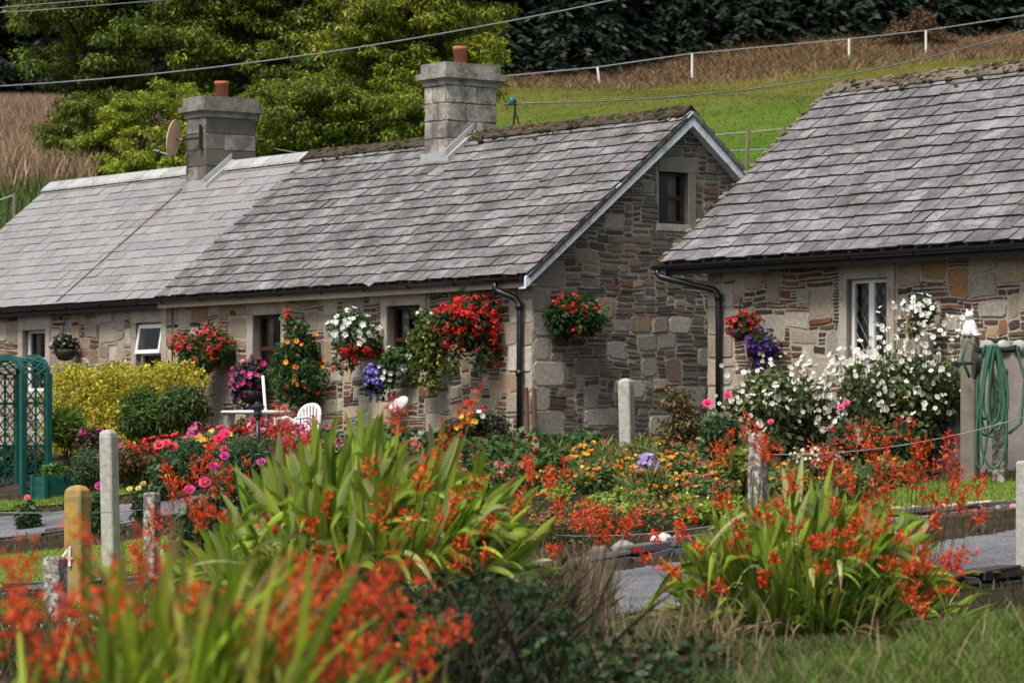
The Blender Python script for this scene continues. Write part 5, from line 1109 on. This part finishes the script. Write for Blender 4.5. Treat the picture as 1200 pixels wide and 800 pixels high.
V, F, C = ribbons(off, off + Z * (L * .6)[:, None] + od * (L * ln * .2)[:, None], off + Z * (L * (1 - .3 * ln))[:, None] + od * (L * ln)[:, None], .025 * g_.uniform(.7, 1.2, n), pal(COLF, n, .25, None, g_), 8, g=g_); link('tall_leaf', npmesh('tall_leaf', V, F, C, M_blade), k7)
pts = [(g.uniform(-20, 470), g.uniform(648, 790)) for _ in range(95)] + [(30, 640), (70, 655), (95, 610), (110, 640), (85, 625), (160, 620), (70, 690), (20, 680), (130, 650)]
pts = [q for q in pts if not (55 < q[0] < 115 and 625 < q[1] < 675)]
sprays(k7, pts, 7.6, 7, m=12, size=.022)
c8 = gnd(455, 9); c8[2] = -1.0; k8 = crocosmia('red flowered crocosmia low in front of the largest clump', c8, .3, .2, 90, (.3, .5), .018, 608, (5, 60), dead=30)
sprays(k8, [(g.uniform(370, 545), 640 + 150 * g.random()) for _ in range(17)] + [(g.uniform(420, 550), g.uniform(720, 800)) for _ in range(10)], 9, 8, m=12, size=.022)
# undergrowth, verge and lawns
def region(n, px, py, d0, g, dmax=60):
    out = []
    while len(out) < n:
        P = ground(g.uniform(*px), g.uniform(*py), d0); out.append(P)
    return np.array(out)
g = np.random.default_rng(80)
def disc(n, d, px): Y = g.uniform(*d, n); return (g.uniform(*px, n) - 600) / FP * Y, Y
X, Y = disc(1700, (12.5, 22), (470, 800)); k = (X / Y * FP + 600) < 700 - 60 * g.random(len(X)); tufts('undergrowth', X[k], Y[k], .4, .012, [(.035, .024, .016), (.05, .034, .02), (.025, .035, .013), (.025, .018, .013)], 4, 1.0, g, M_dry)
X, Y = disc(330, (12.6, 21), (490, 830)); P0 = np.stack([X, Y, G(X, Y)], 1); cl = [(p_ + Z * g.uniform(.0, .4 if px_ < 660 else .1) * g.random() ** .5, (.13, .13, .1)) for p_, px_ in zip(P0, X / Y * FP + 600)]
V, F, C = foliage(cl, 13000, .055, .03, [(.03, .065, .02), (.02, .045, .015), (.045, .032, .02), (.05, .1, .028)], None, .3, g); tag(link('bramble', npmesh('bramble', V, F, C, M_leaf)), kind='stuff')
X, Y = disc(2200, (22, 27), (560, 710)); tufts('dry_stalks', X, Y, .55, .008, [(.2, .13, .08), (.13, .085, .05), (.09, .1, .04), (.26, .17, .12)], 4, .35, g, M_dry)
X, Y = disc(380, (13.5, 17), (700, 860)); tufts('dry_grass', X, Y, .3, .005, [(.28, .21, .11), (.18, .13, .07), (.1, .1, .035)], 4, .6, g, M_dry)
X, Y = disc(26000, (8.5, 16.5), (700, 1330)); k = g.random(26000) < np.clip((((X / Y * FP + 600) - 800) / 150), .03, 1) * (Y < 11.8 + (X / Y * FP - 250) / 350 * 4.5); tufts('verge_grass', X[k], Y[k], .13, .006, [(.11, .19, .022), (.08, .14, .018), (.14, .19, .035), (.15, .14, .05)], 4, .9, g)
X, Y = disc(130, (10, 16), (860, 1300)); tufts('seed_stalks', X, Y, .26, .004, [(.36, .27, .15), (.27, .19, .11)], 4, .5, g, M_dry)
X, Y = disc(22000, (24, 49), (-120, 1320)); k = (qof(X, Y) > .9)
for ins_ in (in_lane, in_up, in_lawn1, in_lawn2, in_lawn3, in_lawn4): k &= ~ins_(X, Y)
tufts('weeds', X[k], Y[k], .1, .014, [(.06, .09, .025), (.09, .13, .03), (.1, .07, .04), (.15, .11, .06), (.05, .07, .02)], 4, .8, g)
X, Y = disc(9000, (11.5, 18), (640, 1010)); tufts('short_grass', X, Y, .075, .006, [(.07, .12, .02), (.05, .08, .018), (.12, .1, .045), (.1, .14, .03)], 4, .9, g)
def lawngrass(inside, P, n, h, cols):
    lo, hi = P.min(0), P.max(0); X = g.uniform(lo[0], hi[0], n); Y = g.uniform(lo[1], hi[1], n); k = inside(X, Y); tufts('lawn_grass', X[k], Y[k], h, .012, cols, 2, .5, g, zoff=.0)
for ins, P in ((in_lawn1, LAWN1), (in_lawn2, LAWN2), (in_lawn3, LAWN3), (in_lawn4, LAWN4)): lawngrass(ins, P, 9000, .055, [(.17, .24, .03), (.2, .26, .04), (.13, .19, .03)])
X, Y = disc(2400, (20, 25), (-60, 560)); tufts('bank_growth', X, Y, .35, .016, [(.05, .08, .02), (.09, .08, .03), (.07, .05, .03)], 4, .6, g)
# ------------------------------------------------------------------ things in the garden
def post(name, label, px, ytop, ybase, d, w_, mat, style='round', group=None, lean=0, cat='post'):
    b_ = at(px, ybase, d); gz_ = Gf(b_[0], d); h = (HY - ytop) * d / FP - gz_; m_ = MB(); g = np.random.default_rng(int(px)); r = w_ / 2
    if style == 'round': prof = [(r, -.3), (r, h - r * 1.1), (r * .92, h - r * .5), (r * .62, h - r * .14), (0.01, h)]
    elif style == 'flat': prof = [(r, -.3), (r * .96, h - .02), (r * .8, h), (.01, h + .005)]
    vs = []; n = 8; fs = []
    for q, z in prof:
        for k in range(4):
            for t in (.1, .9):
                cs = [(-1, -1), (1, -1), (1, 1), (-1, 1)]; p0, p1 = A(*cs[k]), A(*cs[(k + 1) % 4]); pp = (p0 * (1 - t) + p1 * t) * q * g.uniform(.98, 1.02); vs.append((pp[0] + lean * max(z, 0), pp[1], z))
    for i in range(len(prof) - 1): fs += [(i * 8 + k, i * 8 + (k + 1) % 8, (i + 1) * 8 + (k + 1) % 8, (i + 1) * 8 + k) for k in range(8)]
    fs += [tuple(range((len(prof) - 1) * 8, len(prof) * 8)), tuple(range(8))[::-1]]; m_.add(vs, fs)
    root = m_.build(name, mat, None, bevel=.006, loc=(b_[0], d, gz_)); root.rotation_euler = (0, 0, -.5); tag(root, label, cat, group); return root, h
FG = 'old fence posts in the garden'
post('fence_post', 'tall pale concrete post standing on the lawn at the left', 131, 503, 652, 35.5, .155, M_concrete, 'round', FG, -.03)
r4, h4 = post('fence_post', 'orange lichened post with the white number 4 on it', 91, 568, 690, 30.5, .19, M_lichen, 'round', FG)
fc = bpy.data.curves.new('house_number', 'FONT'); fc.body = '4'; fc.size = .26; fc.extrude = .004; fc.align_x = 'CENTER'; fc.align_y = 'CENTER'
to = bpy.data.objects.new('tmp', fc); COL.objects.link(to); dg = bpy.context.evaluated_depsgraph_get(); me = bpy.data.meshes.new_from_object(to.evaluated_get(dg)); bpy.data.objects.remove(to)
me.name = 'house_number'; me.materials.clear(); me.materials.append(M_white); no = link('house_number', me, r4); no.rotation_euler = (rad(90), 0, rad(20)); no.location = (-.03 , -.125, (HY - 652) * 30.5 / FP - r4.location[2])
post('fence_post', 'short grey weathered post nearest the bottom left corner', 65, 652, 740, 26, .15, M_patchy, 'flat', FG)
post('fence_post', 'squat white lichened post right of the tall concrete post', 178, 577, 668, 33, .135, M_patchy, 'flat', FG)
post('fence_post', 'pale concrete post in front of the shaded gable', 736, 443, 537, 42.2, .165, M_concrete, 'round', FG, -.03)
post('fence_post', 'speckled white lichened post rising from the right-hand clump', 888, 508, 640, 31, .15, M_patchy, 'flat', FG)
post('fence_post', 'pale post at the right edge of the picture, beside the lane', 1202, 540, 692, 28, .14, M_concrete, 'flat', FG)
post('fence_post', 'slender post behind the hanging green hose', 1172, 432, 566, 35, .14, M_patchy, 'flat', FG)
post('fence_post', 'dark timber post under the white cat ornament', 1137, 395, 560, 35.6, .17, M_timber, 'flat', FG)
wire('fence_wire', 'thin sagging fence wire from the lichened post to the post at the right edge', sag(at(888, 532, 31), at(1198, 489, 30.8), .1), .004, 'wire')
wire('fence_wire', 'thin wire between the number post and the tall concrete post, running out to the left', [at(-60, 600, 31), at(91, 601, 30.4), at(131, 600, 33), at(178, 596, 33)], .004, 'wire')
wire('fence_wire', 'low strand of wire above the soil bank in the middle of the garden', sag(at(655, 627, 33), at(888, 606, 32), .06), .004, 'wire')
# green arch with lattice sides
a0 = ground(46, 577, 30); ar = thing('garden_arch', 'dark green garden arch with lattice sides at the left edge', 'garden arch', (at(27, 578, 50)[0], 50, Gf(at(27, 578, 50)[0], 50)), -T)
hA = (HY - 437) * 50 / FP - ar.location[2]; WD, DP = .92, .42
for x in (-WD, 0):
    for y in (0, DP): MB().box(x - .045, x + .045, y - .045, y + .045, -.1, hA).build('post', M_green, ar, bevel=.006)
    lt = MB(); st = .21; z = .08
    while z < hA - .04:
        h_ = min(st, hA - z - .02)
        for y0, y1 in ((.045, DP / 2), (DP / 2, DP - .045)):
            for s_ in (0, 1):
                za, zb = (z, z + h_) if s_ else (z + h_, z); lt.hexa([(x - .008, y0, za - .012), (x + .008, y0, za - .012), (x + .008, y1, zb - .012), (x - .008, y1, zb - .012), (x - .008, y0, za + .012), (x + .008, y0, za + .012), (x + .008, y1, zb + .012), (x - .008, y1, zb + .012)])
        z += st
    for zz_ in np.arange(.08, hA, .63): lt.box(x - .012, x + .012, .04, DP - .04, zz_ - .02, zz_ + .02)
    lt.box(x - .012, x + .012, DP / 2 - .012, DP / 2 + .012, .08, hA); lt.build('lattice', M_green, ar)
arc = lambda t: (-WD / 2 + (WD / 2) * math.cos(t), hA - .03 + .27 * math.sin(t))
for y in (0, DP):
    m_ = MB(); 
    for t0, t1 in zip(np.linspace(0, math.pi, 13), np.linspace(0, math.pi, 13)[1:]):
        (xa, za), (xb, zb) = arc(t0), arc(t1); m_.hexa([(xb, y - .035, zb - .045), (xa, y - .035, za - .045), (xa, y + .035, za - .045), (xb, y + .035, zb - .045), (xb, y - .035, zb + .045), (xa, y - .035, za + .045), (xa, y + .035, za + .045), (xb, y + .035, zb + .045)])
    m_.build('arch_rail', M_green, ar)
m_ = MB()
for k, t0 in enumerate(np.linspace(0, math.pi, 9)[:-1]):
    t1 = t0 + math.pi / 8; (xa, za), (xb, zb) = arc(t0), arc(t1)
    for ya, yb in ((.035, DP / 2), (DP / 2, DP - .035)):
        m_.tube([(xa, ya, za), (xb, yb, zb)], .014, 4); m_.tube([(xb, ya, zb), (xa, yb, za)], .014, 4)
m_.build('arch_lattice', M_green, ar)
# planter
pl_ = thing('planter', 'dark green square planter with a low green plant, at the foot of the arch', 'planter', drop(at(53, 582, 47.5)), -T)
wx_, wy_, hz_ = .34, .58, .34; m_ = MB()
for x0, x1, y0, y1 in ((-wx_, 0, 0, .03), (-wx_, 0, wy_ - .03, wy_), (-wx_, -wx_ + .03, .03, wy_ - .03), (-.03, 0, .03, wy_ - .03)):
    for k in range(3): m_.box(x0, x1, y0, y1, k * hz_ / 3, (k + 1) * hz_ / 3 - .008)
for x in (-wx_, 0):
    for y in (0, wy_): m_.box(x - .03, x + .03, y - .03, y + .03, 0, hz_ + .02)
m_.build('box', M_green, pl_, bevel=.004); MB().box(-wx_ + .03, -.03, .03, wy_ - .03, hz_ - .06, hz_ - .04).build('soil', M_soilbed, pl_)
g = np.random.default_rng(90); V, F, C = foliage(lumps((-wx_ / 2, wy_ / 2, hz_ + .05), .2, .3, .12, 8, .1, g), 1200, .07, .035, [(.08, .17, .03), (.05, .12, .025)], None, .3, g); tag(link('bedding_plant', npmesh('bedding_plant', V + np.array([0, 0, 0]), F, C, M_leaf)), 'low bright green plant growing in the dark green planter', 'plant'); bpy.data.objects['bedding_plant'].location = pl_.location; bpy.data.objects['bedding_plant'].rotation_euler = (0, 0, -T)
# white table with its parasol pole, and a chair
tb = thing('garden_table', 'round white plastic garden table in front of the purple petunias', 'table', drop(front(300, 500, 1.2)), -T)
tz = front(300, 481, 1.2)[2] - tb.location[2]; m_ = MB(); m_.lathe([(.45, -.05), (.5, -.045), (.52, -.02), (.5, 0), (.3, .004), (.01, .006)], (0, 0, tz), 28); m_.build('tabletop', M_white, tb, True)
for k in range(4): t = math.pi / 4 + k * math.pi / 2; m_ = MB(); m_.hexa([(.44 * math.cos(t) - .03, .44 * math.sin(t) - .03, 0), (.44 * math.cos(t) + .03, .44 * math.sin(t) - .03, 0), (.44 * math.cos(t) + .03, .44 * math.sin(t) + .03, 0), (.44 * math.cos(t) - .03, .44 * math.sin(t) + .03, 0)] + [(.36 * math.cos(t) + a_ * .045, .36 * math.sin(t) + b_ * .045, tz - .045) for a_, b_ in ((-1, -1), (1, -1), (1, 1), (-1, 1))]); m_.build('leg', M_white, tb, bevel=.008)
pp = front(312, 478, 1.2) - A(*tb.location); 
po = thing('parasol_pole', 'bare white parasol pole standing up through the white table', 'parasol pole', tuple(A(*tb.location) + A(pp[0], pp[1], 0))); th_ = front(308, 440, 1.2)[2] - po.location[2]
MB().tube([(0, 0, 0), (-.01, 0, tz), (-.05, 0, th_)], .022, 10).build('pole', M_white, po, True); MB().lathe([(.18, 0), (.18, .06), (.05, .09), (.03, .2)], (0, 0, 0), 16).build('base', M_white, po, True)
ch = thing('garden_chair', 'white plastic garden chair with a rounded slatted back, right of the table', 'chair', drop(front(348, 502, 1.15)), -T)
cz = front(348, 474, 1.15)[2] - ch.location[2]; sh_ = cz - .38
MB().slab([(-.24, -.22), (.24, -.22), (.22, .22), (-.22, .22)], sh_ - .03, sh_).build('seat', M_white, ch, bevel=.01)
for x in (-.22, .22):
    for y in (-.2, .2): MB().hexa([(x - .03, y - .03, 0), (x + .03, y - .03, 0), (x + .03, y + .03, 0), (x - .03, y + .03, 0), (x * .92 - .022, y * .92 - .022, sh_ - .03), (x * .92 + .022, y * .92 - .022, sh_ - .03), (x * .92 + .022, y * .92 + .022, sh_ - .03), (x * .92 - .022, y * .92 + .022, sh_ - .03)]).build('leg', M_white, ch)
m_ = MB(); th = np.linspace(math.pi, 0, 15); m_.tube([(.27 * math.cos(t), .2 + .06 * math.sin(t), sh_ + .1 + .28 * math.sin(t) ** .5) for t in th], .028, 8)
for x in np.linspace(-.2, .2, 6): m_.box(x - .022, x + .022, .225, .24, sh_ - .01, sh_ + .1 + .28 * max(0, 1 - (x / .27) ** 2) ** .25)
m_.build('backrest', M_white, ch)
for x in (-.26, .26): MB().tube([(x, .2, sh_ + .12), (x, 0, sh_ + .2), (x, -.2, sh_ + .18), (x, -.22, sh_)], .022, 8).build('armrest', M_white, ch)
# lamp
lp = thing('garden_lamp', 'small black garden lantern on a short post before the white table', 'garden lamp', drop(at(302, 520, 45.5)))
lz = (HY - 471) * 45.5 / FP - lp.location[2]
MB().tube([(0, 0, -.1), (0, 0, lz - .2)], .03, 10).build('pole', M_black, lp, True)
MB().lathe([(.02, -.22), (.05, -.21), (.045, -.19), (.06, -.17), (.06, -.165), (.05, -.16)], (0, 0, lz), 8).build('collar', M_black, lp)
MB().lathe([(.05, -.165), (.062, -.07)], (0, 0, lz), 8).build('lantern_glass', plain('smoky_glass', (.12, .13, .13), .1), lp)
MB().lathe([(.1, -.075), (.1, -.06), (.05, -.025), (.03, 0), (.01, .01)], (0, 0, lz), 8).build('lantern_cap', M_black, lp)
# white plate by the wall, flower pot, stakes
wp = at(467, 474, 45.6); m_ = MB(); m_.ball((0, 0, 0), (.16, .03, .085), (1, 1, 1), 20, 10); o = m_.build('ornament_plate', M_white, None, True, loc=wp); o.rotation_euler = (0, rad(-35), -.3); tag(o, 'white oval plate tilted among the leaves, under the low white petunias', 'plate')
tag(MB().tube([wp - Z * .02 + A(0, .02, 0), drop(wp) + A(0, .05, -.05)], .012, 6).build('garden_cane', M_timber), 'thin cane that holds up the white oval plate', 'cane')
fp = thing('flower_pot', 'terracotta pot half hidden by lilac flowers in the marigold bed', 'flower pot', drop(at(762, 558, 37)))
MB().lathe([(.1, 0), (.15, .24), (.17, .24), (.17, .3), (.14, .3), (.13, .25)], (0, 0, -.02), 18).build('pot', M_terra, fp, True)
g = np.random.default_rng(91); pt_ = plant('lilac_flower', 'mound of lilac flowers in the terracotta pot', 'flower', at(762, 540, 37) + A(0, 0, -.02), lumps((-.02, -.05, 0), .19, .15, .12, 8, .08, g), 250, .05, GREEN, [('bloom', 90, 'f', .07, [(.4, .28, .62), (.5, .38, .7), (.3, .2, .5)], None)], seed=91)
for k, (px, lean) in enumerate(((617, -.04), (626, .02))):
    b_ = drop(front(px + 2, 520, .3)); t_ = front(px, 455, .12 + k * .03); o = MB().tube([b_ - Z * .05, t_], .035, 6).build('timber_stake', M_rust); tag(o, ('left', 'right')[k] + ' of two rusty brown stakes leaning at the corner beside the downpipe', 'stake')
# stone wall with scalloped coping at the right edge, the hose and its arm
g = np.random.default_rng(95); gw = thing('garden_wall', 'grey rendered garden wall with scalloped coping at the right edge', 'garden wall', (at(1146, 560, 36.4)[0], 36.4, -.9), -.15)
wtz = (HY - 404) * 36.4 / FP + .9; Lw = 2.2; m_ = MB(); m_.box(0, Lw, 0, .25, 0, wtz); m_.build('wall', plain('stained_render', (.3, .26, .25), .9, 3, .5, .5, col2=(.17, .14, .13)), gw)
x = 0.02
while x < Lw - .1:
    MB().tube([(x + .08, -.03, wtz - .03), (x + .08, .28, wtz - .02)], .082, 12).build('coping_tile', M_concrete, gw, True); x += .168
m_ = MB(); hp = (HY - 425) * 37.6 / FP + .6; m_.box(0, .4, 0, .3, 0, hp); m_.box(-.02, .42, -.02, .32, hp, hp + .05); pn = m_.build('utility_box', plain('blue_grey_render', (.2, .23, .25), .7, 3, .3), None, bevel=.01, loc=(at(1095, 560, 37.6)[0], 37.6, -.6)); pn.rotation_euler = (0, 0, -.3); tag(pn, 'blue grey box half hidden behind the white flowered bush', 'box')
hr = thing('hose_reel', 'black hose reel disc with its arm on the timber post', 'hose reel', at(1143, 425, 34.9)); s = 34.9 / FP
m_ = MB(); m_.tube([(-.02, 0, 0), (.02, 0, 0)], .17, 24); m_.build('disc', M_black, hr); MB().tube([(0, 0, .12), (.45, -.02, .14)], .035, 10).build('arm', M_black, hr); MB().tube([(-.1, .5, 0), (0, 0, 0)], .02, 6).build('bracket', M_black, hr)
ho = MB(); rg = np.random.default_rng(96); c = at(1162, 410, 34.75)
for k in range(9):
    w_ = rg.uniform(.05, .13); L = rg.uniform(.75, 1.0) if k < 7 else 1.25; ox = rg.uniform(-.06, .06); oy = rg.uniform(-.05, .05); pts = []
    for t in np.linspace(0, 2 * math.pi, 33): q_ = (1 - math.cos(t)) / 2; pts.append(c + A(ox + w_ * math.sin(t) * (.5 + .9 * q_) - .1 * (k == 8) * q_, oy, -L * q_ + .05))
    ho.tube(pts, .0135, 6)
ho.tube([c + A(-.1, 0, 0), c + A(-.25, 0, .1), c + A(-.3, 0, -.1), c + A(-.22, .02, -.28)], .016, 6); ho.tube([c + A(.1, 0, .02), c + A(.25, .05, .05), c + A(.35, .05, -.3), c + A(.3, .05, -.75), c + A(.18, .03, -.85)], .016, 6)
tag(ho.build('garden_hose', M_hose, None, True), 'green garden hose hung in long loops over the reel arm', 'hose')
# cat ornament: a sitting cat with raised head, ears, forelegs and a curled tail
cm = MB(); cm.lathe([(.075, 0), (.085, .03), (.082, .07), (.066, .12), (.05, .16), (.036, .185), (.03, .2)], (0, 0, 0), 16)
cm.ball((0, -.02, .225), (.05, .048, .043), (1, 1, 1), 16, 10); cm.ball((0, -.062, .215), (.02, .018, .015), (1, 1, 1), 10, 6)
for sx in (-1, 1):
    cm.tube([(sx * .028, -.012, .25), (sx * .037, -.01, .295)], [.019, .002], 6); cm.tube([(sx * .028, -.045, .13), (sx * .03, -.07, .06), (sx * .03, -.085, .008)], [.022, .018, .02], 8); cm.ball((sx * .06, -.01, .035), (.035, .06, .038), (1, 1, 1), 12, 8)
cm.tube([(.04, .07, .02), (.1, .04, .018), (.11, -.03, .016), (.08, -.08, .014)], [.02, .018, .016, .01], 8)
co = cm.build('cat_ornament', M_white, None, True, loc=(at(1137, 396, 35.6)[0], 35.6, (HY - 395) * 35.6 / FP + .005)); co.rotation_euler = (0, 0, -.6); tag(co, 'white sitting cat ornament on top of the timber post by the garden wall', 'cat ornament')
# kerbs, low walls, stones
def rubble_wall(name, label, pts, h, th, seed, cols, below=.3, cat='wall', mossy=False, group=None):
    g = np.random.default_rng(seed); root = thing(name, label, cat, pts[0], 0, group); m_ = MB(); mo = MB(); o0 = A(*pts[0])
    for a, b in zip(pts, pts[1:]):
        a, b = A(*a) - o0, A(*b) - o0; L = np.linalg.norm((b - a)[:2]); n = max(int(L / .35), 1); dx = (b - a) / n; pr_ = nrm(A(-dx[1], dx[0], 0)) * th
        for i in range(n):
            p, q = a + dx * (i + .03), a + dx * (i + .97); hh = g.uniform(-.025, .025); dz = Z * (h / 2)
            for lay in range(2):
                z0 = (-below if lay == 0 else h * .5) ; z1 = h * .5 - .012 if lay == 0 else h + hh; j = lambda: g.uniform(-.02, .02, 3)
                m_.hexa([p + Z * z0 + j(), q + Z * z0 + j(), q + pr_ + Z * z0, p + pr_ + Z * z0, p + Z * z1 + j(), q + Z * z1 + j(), q + pr_ + Z * z1, p + pr_ + Z * z1], tuple(A(*cols[g.integers(len(cols))]) * g.uniform(.8, 1.2)))
            if mossy:
                for _ in range(5): t = g.random(); mo.ball(p + (q - p) * t + pr_ * g.random() + Z * (h + .0), (.09, .07, .025), ((.09, .085, .03), (.13, .11, .04), (.06, .06, .025))[g.integers(3)], 7, 5, .2, g)
    m_.build('stonework', M_stone, root, bevel=.012)
    if mossy: tag(mo.build('moss', M_moss, root), kind='stuff')
gw_ = lambda px, py, d0=19, dz=0: ground(px, py, d0) + Z * dz
GREYS = [(.16, .155, .15), (.2, .19, .18), (.13, .12, .115)]
rubble_wall('retaining_wall', 'low grey stone wall along the lower edge of the upper gravel path, at the left', [gw_(-60, 642), gw_(0, 634), gw_(100, 621), (gw_(215, 606))], .05, .2, 1, GREYS, .45)
rubble_wall('retaining_wall', 'low dark wall with a mossy top along the near side of the lane, at the right', [gw_(1060, 704), gw_(1102, 698), gw_(1200, 685), gw_(1300, 670)], .13, .25, 2, [(.05, .045, .04), (.07, .06, .05)], .6, mossy=True)
rubble_wall('kerb', 'dark kerb stones on the far side of the lane, between the two large clumps', [gw_(640, 674), gw_(690, 668), gw_(790, 650), gw_(860, 643)], .13, .25, 3, [(.13, .13, .14), (.1, .1, .105)], .2, 'kerb')
rubble_wall('kerb', 'stone edging of the right lawn above the lane', [gw_(1030, 612), gw_(1096, 607), gw_(1200, 596), gw_(1300, 585)], .1, .2, 4, [(.2, .17, .15), (.12, .11, .1)], .2, 'kerb')
rubble_wall('kerb', 'low stone edging below the left lawn, at the bottom left', [gw_(-60, 702), gw_(0, 697), (gw_(120, 688)), gw_(230, 678)], .08, .18, 5, GREYS, .3, 'kerb')
rubble_wall('kerb', 'stone step behind the marigold bed at the foot of the gable', [gw_(610, 538), gw_(700, 531), gw_(760, 527)], .05, .25, 6, [(.25, .22, .19), (.2, .18, .16)], .2, 'kerb')
g = np.random.default_rng(97)
STN = [('white rounded stone on the kerb, largest of the three near the lane', 775, 634, .15, (.6, .58, .54)), ('pale stone at the right of the three on the kerb', 796, 632, .12, (.55, .5, .42)), ('grey brown boulder on the kerb left of the white stones', 731, 643, .15, (.3, .26, .23)), ('small dark boulder at the left end of the kerb', 703, 645, .12, (.16, .14, .12)), ('white stone low beside the lane at the bottom left', 55, 734, .1, (.6, .58, .55)), ('pale grey stone beside the bottom left post', 35, 736, .09, (.45, .43, .4)), ('grey boulder among the dahlias by the green mound', 198, 521, .14, (.4, .4, .38)), ('pale boulder below the white bushes by the hose', 1070, 528, .16, (.45, .42, .38)), ('stone at the foot of the squat lichened post', 196, 652, .16, (.4, .37, .32)), ('grey stone in front of the bronze leaved shrub', 176, 535, .17, (.3, .28, .25))]
for lb, px, py, r, c in STN:
    P = ground(px, py + 8, 19); P = at(px, py, P[1]); r *= .78; P[2] = Gf(P[0], P[1]) + r * .5; o = MB().ball((0, 0, 0), (r, r * .8, r * .72), c, 14, 9, .07, g).build('boulder', M_stone, None, True, loc=P); tag(o, lb, 'stone', 'stones along the lane and beds')
def pebbles(label, a, b, n, seed, group):
    g = np.random.default_rng(seed)
    for i in range(n):
        t = (i + g.uniform(-.3, .3)) / n; P = ground(a[0] + (b[0] - a[0]) * t, a[1] + (b[1] - a[1]) * t + g.uniform(-3, 3), 19); r = g.uniform(.04, .08); o = MB().ball((0, 0, 0), (r, r * .8, r * .65), [(.55, .5, .45), (.4, .33, .28), (.5, .3, .25), (.6, .58, .55)][g.integers(4)], 10, 7, .08, g).build('edging_stone', M_stone, None, True, loc=P + Z * r * .4); tag(o, label, 'stone', group)
pebbles('small pale stone in the row along the edge of the right lawn', (1040, 606), (1200, 594), 26, 1, 'edging stones of the right lawn')
pebbles('small pale stone in the row along the lane at the bottom left', (-20, 742), (170, 727), 18, 2, 'edging stones at the bottom left')
